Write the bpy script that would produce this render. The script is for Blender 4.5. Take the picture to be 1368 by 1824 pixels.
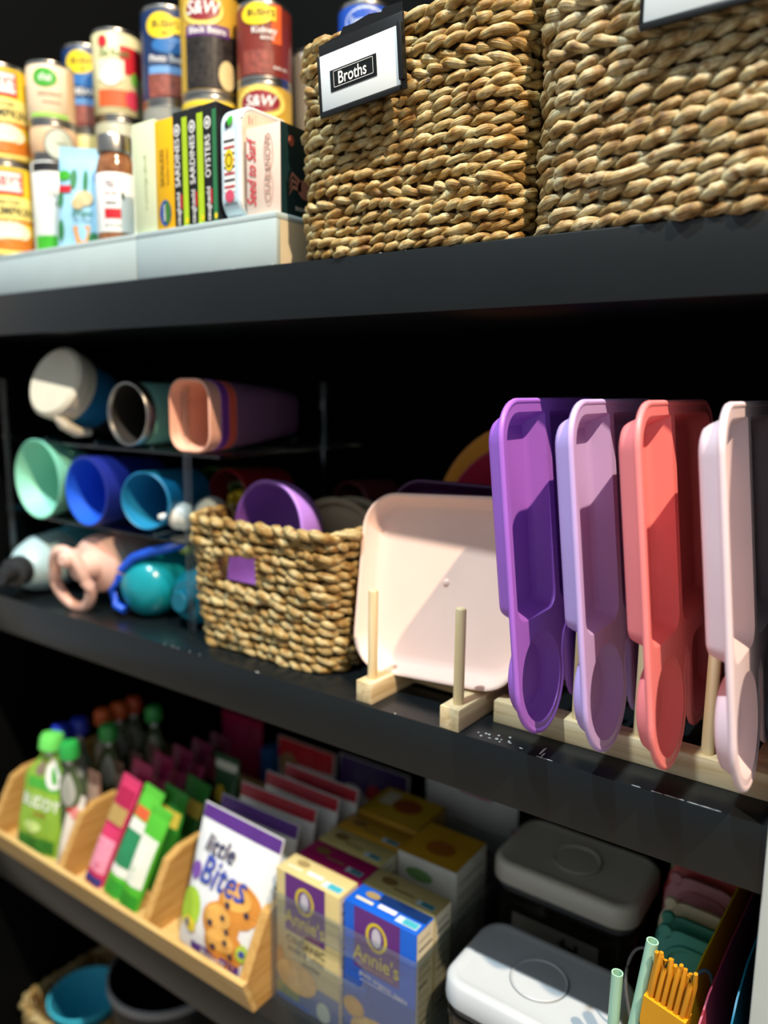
import bpy, bmesh, math, random
import numpy as np
from mathutils import Vector, Matrix
random.seed(7); rng = np.random.default_rng(7)
for o in list(bpy.data.objects): bpy.data.objects.remove(o)
scene = bpy.context.scene
COL = scene.collection
# ---------------------------------------------------------------- camera
EYE = Vector((0.0, -0.55, 1.30))
cam_d = bpy.data.cameras.new('camera'); cam = bpy.data.objects.new('camera', cam_d); COL.objects.link(cam)
RX = Vector((0.81812374, 0.57493608, 0.01104786)); UP = -Vector((0.10061602, -0.12420607, -0.98714197)); FW = Vector((-0.56617132, 0.80871587, -0.15946371))
cam.matrix_world = Matrix(((RX.x, UP.x, -FW.x, EYE.x), (RX.y, UP.y, -FW.y, EYE.y), (RX.z, UP.z, -FW.z, EYE.z), (0, 0, 0, 1)))
cam_d.sensor_fit = 'VERTICAL'; cam_d.sensor_height = 24.0; cam_d.lens = 1373.0 * 24.0 / 1824.0
cam_d.clip_start = 0.02; cam_d.clip_end = 50
cam_d.dof.use_dof = True; cam_d.dof.focus_distance = 0.60; cam_d.dof.aperture_fstop = 1.6
scene.camera = cam
# ---------------------------------------------------------------- world, lamps, exposure
world = bpy.data.worlds.new('pantry_ambient'); scene.world = world; world.use_nodes = True
world.node_tree.nodes['Background'].inputs[0].default_value = (0.85, 0.92, 1.0, 1)
world.node_tree.nodes['Background'].inputs[1].default_value = 0.21
def lamp(name, loc, energy, col, rad):
    d = bpy.data.lights.new(name, 'POINT'); d.energy = energy; d.color = col; d.shadow_soft_size = rad
    o = bpy.data.objects.new(name, d); COL.objects.link(o); o.location = loc
lamp('warm_ceiling_lamp', (1.00, -0.78, 3.30), 200, (1.0, 0.76, 0.52), 0.022)
lamp('cool_ceiling_lamp', (-0.48, -0.86, 3.50), 168, (0.80, 0.93, 1.0), 0.03)
vs = scene.view_settings
vs.view_transform = 'Standard'; vs.look = 'None'; vs.gamma = 1.0; vs.use_curve_mapping = False; vs.exposure = 0.85
# ---------------------------------------------------------------- materials
def lin(h):
    h = h.lstrip('#'); c = [int(h[i:i+2], 16) / 255 for i in (0, 2, 4)]
    return tuple((v / 12.92 if v <= 0.04045 else ((v + 0.055) / 1.055) ** 2.4) for v in c) + (1.0,)
MATS = {}
def M(hexc, rough=0.5, metal=0.0, var=0.08, scale=30.0, bump=0.0, spec=0.5, coat=0.0, sss=0.0):
    key = (hexc, rough, metal, var, scale, bump, spec, coat, sss)
    if key in MATS: return MATS[key]
    m = bpy.data.materials.new('paint_' + hexc.strip('#')); m.use_nodes = True
    nt = m.node_tree; b = nt.nodes['Principled BSDF']; c = lin(hexc)
    b.inputs['Roughness'].default_value = rough; b.inputs['Metallic'].default_value = metal
    b.inputs['Specular IOR Level'].default_value = spec; b.inputs['Coat Weight'].default_value = coat
    b.inputs['Base Color'].default_value = c
    if sss: b.inputs['Subsurface Weight'].default_value = sss; b.inputs['Subsurface Radius'].default_value = (.01, .006, .005); b.inputs['Subsurface Scale'].default_value = 0.3
    tc = nt.nodes.new('ShaderNodeTexCoord'); nz = nt.nodes.new('ShaderNodeTexNoise')
    nz.inputs['Scale'].default_value = scale; nz.inputs['Detail'].default_value = 3
    nt.links.new(tc.outputs['Object'], nz.inputs['Vector'])
    r = nt.nodes.new('ShaderNodeValToRGB'); r.color_ramp.elements[0].position = .3; r.color_ramp.elements[1].position = .7
    r.color_ramp.elements[0].color = tuple(v * (1 - var) for v in c[:3]) + (1,); r.color_ramp.elements[1].color = tuple(min(1, v * (1 + var)) for v in c[:3]) + (1,)
    nt.links.new(nz.outputs['Fac'], r.inputs[0]); nt.links.new(r.outputs[0], b.inputs['Base Color'])
    if bump:
        n2 = nt.nodes.new('ShaderNodeTexNoise'); n2.inputs['Scale'].default_value = scale * 6
        nt.links.new(tc.outputs['Object'], n2.inputs['Vector'])
        bp = nt.nodes.new('ShaderNodeBump'); bp.inputs['Strength'].default_value = bump; bp.inputs['Distance'].default_value = 0.001
        nt.links.new(n2.outputs['Fac'], bp.inputs['Height']); nt.links.new(bp.outputs[0], b.inputs['Normal'])
    MATS[key] = m; return m
def wood(name, c1, c2, axis=0, rough=.55, sc=1.0):
    m = bpy.data.materials.new(name); m.use_nodes = True; nt = m.node_tree; b = nt.nodes['Principled BSDF']
    tc = nt.nodes.new('ShaderNodeTexCoord'); mp = nt.nodes.new('ShaderNodeMapping'); s = [90 * sc, 90 * sc, 90 * sc]; s[axis] = 6 * sc
    mp.inputs['Scale'].default_value = s; nz = nt.nodes.new('ShaderNodeTexNoise'); nz.inputs['Scale'].default_value = 1.6; nz.inputs['Detail'].default_value = 5; nz.inputs['Distortion'].default_value = .6
    r = nt.nodes.new('ShaderNodeValToRGB'); r.color_ramp.elements[0].position = .32; r.color_ramp.elements[1].position = .68
    r.color_ramp.elements[0].color = lin(c1); r.color_ramp.elements[1].color = lin(c2)
    nt.links.new(tc.outputs['Object'], mp.inputs[0]); nt.links.new(mp.outputs[0], nz.inputs['Vector']); nt.links.new(nz.outputs['Fac'], r.inputs[0]); nt.links.new(r.outputs[0], b.inputs['Base Color'])
    bp = nt.nodes.new('ShaderNodeBump'); bp.inputs['Strength'].default_value = .15; bp.inputs['Distance'].default_value = .0006
    nt.links.new(nz.outputs['Fac'], bp.inputs['Height']); nt.links.new(bp.outputs[0], b.inputs['Normal'])
    b.inputs['Roughness'].default_value = rough; return m
def clear(name, tint='#f2f6f6', gloss=.08, haze=0.0):
    m = bpy.data.materials.new(name); m.use_nodes = True; nt = m.node_tree; nt.nodes.clear()
    out = nt.nodes.new('ShaderNodeOutputMaterial'); mx = nt.nodes.new('ShaderNodeMixShader'); t = nt.nodes.new('ShaderNodeBsdfTransparent'); g = nt.nodes.new('ShaderNodeBsdfGlossy')
    t.inputs[0].default_value = lin(tint); g.inputs['Roughness'].default_value = .06; g.inputs[0].default_value = (1, 1, 1, 1)
    lw = nt.nodes.new('ShaderNodeLayerWeight'); fr = nt.nodes.new('ShaderNodeMath'); fr.operation = 'POWER'; fr.inputs[1].default_value = 4.0; nt.links.new(lw.outputs['Facing'], fr.inputs[0]); ad = nt.nodes.new('ShaderNodeMath'); ad.operation = 'ADD'; ad.inputs[1].default_value = gloss
    nt.links.new(fr.outputs[0], ad.inputs[0]); nt.links.new(ad.outputs[0], mx.inputs[0]); nt.links.new(t.outputs[0], mx.inputs[1]); nt.links.new(g.outputs[0], mx.inputs[2]); 
    if haze:
        df = nt.nodes.new('ShaderNodeBsdfDiffuse'); df.inputs[0].default_value = (.8, .84, .88, 1); m2 = nt.nodes.new('ShaderNodeMixShader'); m2.inputs[0].default_value = haze
        nt.links.new(mx.outputs[0], m2.inputs[1]); nt.links.new(df.outputs[0], m2.inputs[2]); nt.links.new(m2.outputs[0], out.inputs[0])
    else: nt.links.new(mx.outputs[0], out.inputs[0])
    return m
def grass(name, cols):
    """braided seagrass: fibre lines along each strand (strand UV), per-lump straw tones"""
    m = bpy.data.materials.new(name); m.use_nodes = True; nt = m.node_tree; b = nt.nodes['Principled BSDF']
    uv = nt.nodes.new('ShaderNodeUVMap'); uv.uv_map = 'UVMap'
    mp = nt.nodes.new('ShaderNodeMapping'); mp.inputs['Scale'].default_value = (.45, 9.0, 1); nt.links.new(uv.outputs[0], mp.inputs[0])
    nz = nt.nodes.new('ShaderNodeTexNoise'); nz.inputs['Scale'].default_value = 2.2; nz.inputs['Detail'].default_value = 4; nt.links.new(mp.outputs[0], nz.inputs['Vector'])
    tc = nt.nodes.new('ShaderNodeTexCoord'); n2 = nt.nodes.new('ShaderNodeTexNoise'); n2.inputs['Scale'].default_value = 75; n2.inputs['Detail'].default_value = 2; nt.links.new(tc.outputs['Object'], n2.inputs['Vector'])
    r = nt.nodes.new('ShaderNodeValToRGB'); e = r.color_ramp.elements; e[0].position = .28; e[0].color = lin(cols[0]); e[1].position = .72; e[1].color = lin(cols[-1])
    for i, cc in enumerate(cols[1:-1]): x = e.new(.28 + .44 * (i + 1) / (len(cols) - 1)); x.color = lin(cc)
    nt.links.new(n2.outputs['Fac'], r.inputs[0])
    r2 = nt.nodes.new('ShaderNodeValToRGB'); r2.color_ramp.elements[0].position = .3; r2.color_ramp.elements[1].position = .58; r2.color_ramp.elements[0].color = (.40, .30, .19, 1); r2.color_ramp.elements[1].color = (1, 1, 1, 1)
    nt.links.new(nz.outputs['Fac'], r2.inputs[0])
    mx = nt.nodes.new('ShaderNodeMix'); mx.data_type = 'RGBA'; mx.blend_type = 'MULTIPLY'; mx.inputs[0].default_value = 1
    nt.links.new(r.outputs[0], mx.inputs[6]); nt.links.new(r2.outputs[0], mx.inputs[7]); nt.links.new(mx.outputs[2], b.inputs['Base Color'])
    bp = nt.nodes.new('ShaderNodeBump'); bp.inputs['Strength'].default_value = .8; bp.inputs['Distance'].default_value = .0016
    nt.links.new(nz.outputs['Fac'], bp.inputs['Height']); nt.links.new(bp.outputs[0], b.inputs['Normal'])
    b.inputs['Roughness'].default_value = .48; b.inputs['Specular IOR Level'].default_value = .35; return m
BLACK = M('#111618', .30, var=.10, scale=14, bump=.05, spec=.5)
WALLB = M('#030404', .8, var=.1, scale=9, bump=.08, spec=.1)
WHITE = M('#e4e6e0', .5, var=.03, scale=12)
STEEL = M('#b9b6ae', .28, 1.0, .05)
PINE = wood('pale_pine', '#cbb07e', '#ecd9ae', 1); PINEX = wood('pale_pine_rail', '#cbb07e', '#ecd9ae', 0); PINEZ = wood('pale_pine_dowel', '#d0b27a', '#eedcae', 2)
BAMBOO = wood('bamboo', '#cda15a', '#e6c687', 0, .4); BAMBOOY = wood('bamboo_panel', '#bd8c46', '#d6ab66', 1, .4)
CLEAR = clear('clear_acrylic'); CLEARB = clear('clear_container', '#d9d8d4', .05); HAZY = clear('hazy_acrylic', '#f4f6f8', .035, .05)
GRASS = grass('seagrass', ['#7d5826', '#ae8a4a', '#c4a86c', '#dccd98', '#ac7f40'])
GRASS2 = grass('seagrass_pale', ['#74582e', '#a68755', '#c4ae7c', '#ddd1a8', '#9c7844'])
# ---------------------------------------------------------------- mesh helpers
def mesh_obj(name, verts, faces, mat, parent=None, smooth=35, uvs=None):
    me = bpy.data.meshes.new(name); me.from_pydata([tuple(v) for v in verts], [], faces)
    if uvs is not None:
        l = me.uv_layers.new(name='UVMap'); l.data.foreach_set('uv', np.asarray(uvs, 'f').ravel())
    return link(name, me, mat, parent, smooth)
def link(name, me, mat, parent=None, smooth=35):
    if smooth:
        me.polygons.foreach_set('use_smooth', [True] * len(me.polygons)); me.set_sharp_from_angle(angle=math.radians(smooth))
    if mat is not None: me.materials.clear(); me.materials.append(mat)
    o = bpy.data.objects.new(name, me); COL.objects.link(o)
    if parent is not None: o.parent = parent
    me.update(); return o
class MB:
    def __init__(s): s.v = []; s.f = []
    def add(s, vs, fs, T=None):
        n = len(s.v)
        s.v += [tuple(T @ Vector(v)) if T is not None else tuple(v) for v in vs]; s.f += [tuple(i + n for i in f) for f in fs]; return s
    def box(s, x0, x1, y0, y1, z0, z1, bev=0.0, seg=2, T=None):
        bm = bmesh.new(); bmesh.ops.create_cube(bm, size=1)
        for v in bm.verts: v.co = Vector(((x0 + x1) / 2 + v.co.x * (x1 - x0), (y0 + y1) / 2 + v.co.y * (y1 - y0), (z0 + z1) / 2 + v.co.z * (z1 - z0)))
        if bev: bmesh.ops.bevel(bm, geom=list(bm.edges), offset=bev, segments=seg, profile=.5, affect='EDGES')
        s.bm(bm, T); return s
    def bm(s, bm, T=None):
        bm.verts.ensure_lookup_table(); bm.verts.index_update()
        s.add([v.co.copy() for v in bm.verts], [[v.index for v in f.verts] for f in bm.faces], T); bm.free(); return s
    def lathe(s, prof, n=32, T=None, cap=True):
        vs = []; fs = []
        for r, z in prof:
            for i in range(n): a = 2 * math.pi * i / n; vs.append((r * math.cos(a), r * math.sin(a), z))
        for k in range(len(prof) - 1):
            for i in range(n): j = (i + 1) % n; fs.append((k * n + i, k * n + j, (k + 1) * n + j, (k + 1) * n + i))
        if cap:
            if prof[0][0] > 1e-5: fs.append(tuple(reversed(range(n))))
            if prof[-1][0] > 1e-5: m = (len(prof) - 1) * n; fs.append(tuple(range(m, m + n)))
        return s.add(vs, fs, T)
    def tube(s, pts, r, n=8, T=None, closed=False, up=(0, 0, 1)):
        pts = [Vector(p) for p in pts]; N = len(pts); vs = []; fs = []
        up = Vector(up)
        for i, p in enumerate(pts):
            a = pts[(i - 1) % N] if (closed or i > 0) else p; b = pts[(i + 1) % N] if (closed or i < N - 1) else p
            t = (b - a).normalized(); q = up if abs(t.dot(up)) < .97 else Vector((up.y, up.z, up.x))
            e1 = t.cross(q).normalized(); e2 = t.cross(e1)
            rr = r[i] if isinstance(r, (list, tuple)) else r
            for k in range(n): an = 2 * math.pi * k / n; vs.append(p + (e1 * math.cos(an) + e2 * math.sin(an)) * rr)
        for i in range(N if closed else N - 1):
            j = (i + 1) % N
            for k in range(n): l = (k + 1) % n; fs.append((i * n + k, i * n + l, j * n + l, j * n + k))
        if not closed: fs += [tuple(range(n)), tuple(reversed(range((N - 1) * n, N * n)))]
        return s.add(vs, fs, T)
    def loft(s, loops, cap0=True, cap1=True, T=None):
        n = len(loops[0]); vs = [p for l in loops for p in l]; fs = []
        for k in range(len(loops) - 1):
            for i in range(n): j = (i + 1) % n; fs.append((k * n + i, k * n + j, (k + 1) * n + j, (k + 1) * n + i))
        if cap0: fs.append(tuple(reversed(range(n))))
        if cap1: m = (len(loops) - 1) * n; fs.append(tuple(range(m, m + n)))
        return s.add(vs, fs, T)
    def prism(s, poly, z0, z1, T=None):
        return s.loft([[(x, y, z0) for x, y in poly], [(x, y, z1) for x, y in poly]], T=T)
    def build(s, name, mat, parent=None, smooth=35): 
        o = mesh_obj(name, s.v, s.f, mat, parent, smooth)
        bm = bmesh.new(); bm.from_mesh(o.data); bmesh.ops.recalc_face_normals(bm, faces=bm.faces); bm.to_mesh(o.data); bm.free()
        if smooth: o.data.set_sharp_from_angle(angle=math.radians(smooth))
        return o
def rrect(x0, x1, y0, y1, r, n=6):
    pts = []
    for cx, cy, a0 in ((x1 - r, y0 + r, -90), (x1 - r, y1 - r, 0), (x0 + r, y1 - r, 90), (x0 + r, y0 + r, 180)):
        for i in range(n + 1): a = math.radians(a0 + 90 * i / n); pts.append((cx + r * math.cos(a), cy + r * math.sin(a)))
    return pts
def tag(o, label, cat, group=None, kind=None):
    o['label'] = label; o['category'] = cat
    if group: o['group'] = group
    if kind: o['kind'] = kind
    return o
def thing(name, label, cat, loc=(0, 0, 0), rot=(0, 0, 0), group=None):
    o = bpy.data.objects.new(name, None); COL.objects.link(o); o.empty_display_size = .02
    o.location = loc; o.rotation_euler = tuple(math.radians(a) for a in rot); return tag(o, label, cat, group)
def struct(o): o['kind'] = 'structure'; return o
# ---------------------------------------------------------------- print decals (flat print laid on real faces)
_tc = {}
def text_tris(txt, size, shear=0.0):
    key = (txt, shear)
    if key not in _tc:
        c = bpy.data.curves.new('t', 'FONT'); c.body = txt; c.size = 1.0; c.align_x = 'CENTER'; c.align_y = 'CENTER'; c.shear = shear; c.resolution_u = 3; c.offset = .012
        o = bpy.data.objects.new('t', c); COL.objects.link(o); me = o.to_mesh(); me.calc_loop_triangles()
        _tc[key] = ([(v.co.x, v.co.y) for v in me.vertices], [tuple(t.vertices) for t in me.loop_triangles])
        o.to_mesh_clear(); bpy.data.objects.remove(o); bpy.data.curves.remove(c)
    v, f = _tc[key]; return [(x * size, y * size) for x, y in v], f
def decals(parent, fmap, items):
    """items: (kind, material, layer, args...) ; fmap(u, v, h) -> local point"""
    groups = {}
    for it in items:
        k, mat, lay = it[:3]; a = it[3:]; vs = []; fs = []; nm = 'printed_panel'
        if k == 'rect':
            u0, v0, u1, v1 = a[:4]; n = max(1, int(abs(u1 - u0) / .006)); m = max(1, int(abs(v1 - v0) / .012))
            for j in range(m + 1):
                for i in range(n + 1): vs.append((u0 + (u1 - u0) * i / n, v0 + (v1 - v0) * j / m))
            for j in range(m):
                for i in range(n): q = j * (n + 1) + i; fs.append((q, q + 1, q + n + 2, q + n + 1))
        elif k == 'disc':
            u, v, ru, rv = a[:4]; N = 22; vs.append((u, v))
            for ring in (1, 2, 3):
                for i in range(N): t = 2 * math.pi * i / N; vs.append((u + ru * ring / 3 * math.cos(t), v + rv * ring / 3 * math.sin(t)))
            for i in range(N): fs.append((0, 1 + i, 1 + (i + 1) % N))
            for rg in (0, 1):
                for i in range(N): j = (i + 1) % N; fs.append((1 + rg * N + i, 1 + (rg + 1) * N + i, 1 + (rg + 1) * N + j, 1 + rg * N + j))
            nm = 'printed_emblem'
        elif k == 'ring':
            u, v, ru, rv, w = a[:5]; N = 28
            for i in range(N): t = 2 * math.pi * i / N; vs += [(u + ru * math.cos(t), v + rv * math.sin(t)), (u + (ru - w) * math.cos(t), v + (rv - w) * math.sin(t))]
            for i in range(N): j = (i + 1) % N; fs.append((2 * i, 2 * j, 2 * j + 1, 2 * i + 1))
            nm = 'printed_emblem'
        elif k == 'poly':
            vs = list(a[0]); fs = [tuple(range(len(vs)))]; nm = 'printed_emblem'
        elif k == 'text':
            txt, u, v, size = a[:4]; rot = math.radians(a[4]) if len(a) > 4 else 0; sh = a[5] if len(a) > 5 else 0; sx = a[6] if len(a) > 6 else 1
            tv, fs = text_tris(txt, size, sh); c, s = math.cos(rot), math.sin(rot)
            vs = [(u + x * sx * c - y * s, v + x * sx * s + y * c) for x, y in tv]; nm = 'lettering'
        g = groups.setdefault((nm, mat.name), (nm, mat, [], []))
        n0 = len(g[2]); g[2].extend(fmap(u_, v_, .00035 * (lay + 1)) for u_, v_ in vs); g[3].extend(tuple(i + n0 for i in f) for f in fs)
    for nm, mat, vs, fs in groups.values(): mesh_obj(nm, vs, fs, mat, parent, 0)
INK = M('#16161a', .6); WINK = M('#f2f0ea', .55, var=.02)
# ---------------------------------------------------------------- generic packages
def carton(name, label, x, y, z, W, D, H, mat, F=(), R=(), T=(), rotz=0, group=None, cat='box', bev=.0012, mats=None, tilt=0):
    """carton standing with its base centre at x, y, z; F/R/T = print on front, right and top face"""
    t = thing(name, label, cat, (x, y, z), (tilt, 0, rotz), group)
    p = MB().box(-W / 2, W / 2, -D / 2, D / 2, 0, H, bev).build('carton', mat, t)
    if F: decals(p, lambda u, v, h: (-W / 2 + u, -D / 2 - h, v), F)
    if R: decals(p, lambda u, v, h: (W / 2 + h, -D / 2 + u, v), R)
    if T: decals(p, lambda u, v, h: (-W / 2 + u, -D / 2 + v, H + h), T)
    return t
def can(name, label, x, y, z, r, h, mat, items=(), group=None, twist=0, cat='can', rimh=.005, sc=(1, 1)):
    t = thing(name, label, cat, (x, y, z), (0, 0, 0), group)
    MB().lathe([(r * .93, .0), (r * .99, .0005), (r, .002), (r * .985, rimh), (r * .985, h - rimh), (r, h - .002), (r * .99, h - .0005), (r * .95, h), (r * .94, h - .003), (.0, h - .003)], 36).build('can_body', STEEL, t)
    p = MB().lathe([(r * .986, rimh), (r * .995, rimh + .0004), (r * .995, h - rimh - .0004), (r * .986, h - rimh)], 36, cap=False).build('paper_label', mat, t)
    a0 = math.atan2(EYE.y - y, EYE.x - x) + math.radians(twist); R = r * .995
    if items: decals(p, lambda u, v, hh: ((R + hh) * math.cos(a0 + u * sc[0] / R), (R + hh) * math.sin(a0 + u * sc[0] / R), v * sc[1]), items)
    return t
def pouch(name, label, x, y, z, W, H, T, mat, items=(), rot=(0, 0, 0), group=None, cat='pouch', sealmat=None, seal=.012, neck=0.0):
    """flat-bottomed sealed bag: two bulged sheets joined at side and top seals"""
    t = thing(name, label, cat, (x, y, z), rot, group); nu, nv = 12, 16
    def th(u, v):
        a = max(0, 1 - (2 * u / W) ** 2) ** .5; b = max(0, min(1, (H - seal - v) / (H * .55))) ** .6 if v < H - seal else 0
        base = .55 + .45 * min(1, v / (H * .2))
        return T / 2 * (a ** .8) * b * base + .0006 + .0012 * math.sin(u * 190 + v * 60) * a * b
    def nk(v):
        q = max(0, min(1, (v / H - .70) / .28)); return 1 - neck * q * q * (3 - 2 * q)
    vs = []; fs = []
    for s in (-1, 1):
        for j in range(nv + 1):
            for i in range(nu + 1): u = -W / 2 + W * i / nu; v = H * j / nv; vs.append((u * nk(v), s * th(u, v), v))
    n1 = (nu + 1) * (nv + 1)
    for s in (0, 1):
        for j in range(nv):
            for i in range(nu):
                q = s * n1 + j * (nu + 1) + i; f = (q, q + 1, q + nu + 2, q + nu + 1); fs.append(f if s == 0 else f[::-1])
    edge = [i for i in range(nu + 1)] + [j * (nu + 1) + nu for j in range(1, nv + 1)] + [nv * (nu + 1) + i for i in range(nu - 1, -1, -1)] + [j * (nu + 1) for j in range(nv - 1, 0, -1)]
    for a, b in zip(edge, edge[1:] + edge[:1]): fs.append((b, a, a + n1, b + n1))
    p = mesh_obj('bag', vs, fs, mat, t, 50)
    if sealmat: MB().box(-W / 2 - .0005, W / 2 + .0005, -.0016, .0016, H - seal, H + .001, .0005, 1).build('seal_strip', sealmat, t)
    if items: decals(p, lambda u, v, h: (u * nk(v), -th(u, v) - h * 1.5, v), items)
    return t
# ================================================================ SETTING
S1T, S1B, S2T, S2B, S3T, S3B = 1.412, 1.3612, 1.0065, 0.955, 0.605, 0.553
S4T, S4B = 0.197, 0.146
XL, XR, YB = -1.17, -0.0615, 0.385
struct(MB().box(XL - .02, XR + .0, YB, YB + .02, 0, 2.75).build('wall_back', WALLB))
struct(MB().box(XL - .02, XL, -.02, YB, 0, 2.75).build('wall_left', WALLB))
struct(MB().box(-3.0, XL, -.04, -.02, 0, 2.75).build('wall_front', M('#b9b5aa', .6, var=.03)))
struct(MB().box(-3, 3, -3, .6, -.03, 0).build('floor', M('#8d8276', .5)))
struct(MB().box(-.0615, .07, -.004, .018, 0, 2.75, .002).build('trim_1', M('#d3d8d0', .42, var=.03)))
struct(MB().box(-.0615, -.04, .018, YB + .02, 0, 2.75).build('wall_right', WALLB))
def shelf(label, z0, z1):
    o = MB().box(XL, XR, 0.0, YB, z0, z1, .0012).build('shelf', BLACK); return tag(o, label, 'shelf')
shelf('thick black painted shelf carrying the woven baskets and cans', S1B, S1T)
shelf('thick black painted shelf carrying the plates and tumblers', S2B, S2T)
shelf('black painted shelf carrying the bamboo organizer and pasta boxes', S3B, S3T)
shelf('lowest black shelf with the turquoise bowl, mostly in the dark', S4B, S4T)
# paint flecks and scratches, plus edge highlights painted on as pale strips
def chips_glints(label, pts, mat):
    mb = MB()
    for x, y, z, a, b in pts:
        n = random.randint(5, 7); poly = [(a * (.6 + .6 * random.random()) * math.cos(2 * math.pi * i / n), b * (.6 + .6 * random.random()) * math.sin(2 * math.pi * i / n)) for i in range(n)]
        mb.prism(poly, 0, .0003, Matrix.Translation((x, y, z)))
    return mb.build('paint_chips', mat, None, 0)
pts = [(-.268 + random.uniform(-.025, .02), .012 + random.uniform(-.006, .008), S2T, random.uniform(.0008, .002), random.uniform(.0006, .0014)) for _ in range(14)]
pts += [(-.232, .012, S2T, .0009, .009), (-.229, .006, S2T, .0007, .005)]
pts += [(-.24 + .16 * random.random() ** .8, .0012, S2T, random.uniform(.002, .007), .0004) for _ in range(9)] + [(random.uniform(-.7, -.3), .0014, S2T, random.uniform(.0006, .002), .0005) for _ in range(8)] + [(random.uniform(-.75, -.1), .0014, S1T, random.uniform(.0006, .0015), .0005) for _ in range(8)]  # the long thin strips paint in the bright highlight along the edge
o = tag(chips_glints('x', pts, M('#cfd2cf', .6)), 'white paint flecks on black shelf below the purple tray', 'paint flecks'); o['kind'] = 'stuff'
# ================================================================ WOVEN BASKETS
def rr_path(W, D, r, n=1400):
    pts = np.array(rrect(-W / 2, W / 2, -D / 2, D / 2, r, 24)); pts = np.vstack([pts, pts[:1]])
    seg = np.hypot(*np.diff(pts, axis=0).T); s = np.concatenate([[0], np.cumsum(seg)]); L = s[-1]
    return s, pts, L
def rope_row(W, D, r, z, rowh, pitch, mat, parent, name, gap=None, amp=1.0, hand=1, fat=1.0):
    s, pts, L = rr_path(W, D, r); turns = max(4, round(L / pitch)); P = L / turns; per = 10; NS = 7
    n = turns * per; V = []; F = []; UV = []
    low = [(rng.normal(0, 1), rng.integers(2, 9), rng.uniform(0, 6.28)) for _ in range(5)]
    wk = rng.normal(0, 1, turns * 2 + 1)
    for j in (0, 1):
        if gap is None: q = np.arange(n) / n * L; closed = True
        else:
            a, b = gap; q = np.linspace(b, a + L, n); closed = False
        q0 = q % L
        px = np.interp(q0, s, pts[:, 0]); py = np.interp(q0, s, pts[:, 1])
        e = 1e-3; tx = np.interp((q0 + e) % L, s, pts[:, 0]) - np.interp((q0 - e) % L, s, pts[:, 0]); ty = np.interp((q0 + e) % L, s, pts[:, 1]) - np.interp((q0 - e) % L, s, pts[:, 1])
        ln = np.hypot(tx, ty) + 1e-9; nx, ny = ty / ln, -tx / ln
        w = sum(a_ * np.sin(2 * np.pi * k * q / L + p) for a_, k, p in low)
        wob = np.interp(q, np.linspace(0, 2 * L, turns * 2 + 1), wk)
        ph = hand * (2 * np.pi * q / P + .35 * w + .55 * wob) + np.pi * j
        jit = np.interp(q, np.linspace(0, 2 * L, turns * 4 + 1), rng.normal(0, 1, turns * 4 + 1))
        on = rowh * .26 * np.cos(ph) + rowh * .05 * w * amp + rowh * .07 * jit; oz = rowh * .20 * np.sin(ph) + rowh * .05 * np.roll(w, 60) * amp
        cx, cy, cz = px + nx * on, py + ny * on, z + oz
        rad = rowh * fat * np.clip(.29 + .12 * np.cos(ph) + .055 * jit, .12, .6)
        c = np.stack([cx, cy, cz], 1); tn = np.roll(c, -1, 0) - np.roll(c, 1, 0)
        if not closed: tn[0] = c[1] - c[0]; tn[-1] = c[-1] - c[-2]
        tn /= np.linalg.norm(tn, axis=1)[:, None] + 1e-9
        e1 = np.cross(tn, [0, 0, 1.0]); e1 /= np.linalg.norm(e1, axis=1)[:, None] + 1e-9; e2 = np.cross(tn, e1)
        an = np.arange(NS) * 2 * np.pi / NS
        ring = c[:, None, :] + (rad[:, None] * (1 + .10 * rng.normal(0, 1, (n, NS))))[:, :, None] * (np.cos(an)[None, :, None] * e1[:, None, :] + np.sin(an)[None, :, None] * e2[:, None, :] * .92)
        n0 = sum(len(v) for v in V); V.append(ring.reshape(-1, 3))
        m = n if closed else n - 1
        i = np.repeat(np.arange(m), NS); k = np.tile(np.arange(NS), m); i2 = (i + 1) % n; k2 = (k + 1) % NS
        F.append(np.stack([i * NS + k, i * NS + k2, i2 * NS + k2, i2 * NS + k], 1) + n0)
        u0 = q[i] / .02 + j * 7.3 + z * 91; u1 = (q[i] + L / n) / .02 + j * 7.3 + z * 91
        UV.append(np.stack([np.stack([u0, k / NS], 1), np.stack([u0, (k + 1) / NS], 1), np.stack([u1, (k + 1) / NS], 1), np.stack([u1, k / NS], 1)], 1).reshape(-1, 2))
    V = np.vstack(V); F = np.vstack(F); UV = np.vstack(UV)
    me = bpy.data.meshes.new(name); me.vertices.add(len(V)); me.vertices.foreach_set('co', V.ravel().astype('f'))
    me.loops.add(F.size); me.loops.foreach_set('vertex_index', F.ravel().astype('i')); me.polygons.add(len(F)); me.polygons.foreach_set('loop_start', np.arange(0, F.size, 4, dtype='i'))
    me.update(calc_edges=True)
    l = me.uv_layers.new(name='UVMap'); l.data.foreach_set('uv', UV.astype('f').ravel())
    me.polygons.foreach_set('use_smooth', np.ones(len(F), bool)); me.materials.append(mat)
    o = bpy.data.objects.new(name, me); COL.objects.link(o); o.parent = parent; return o
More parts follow.
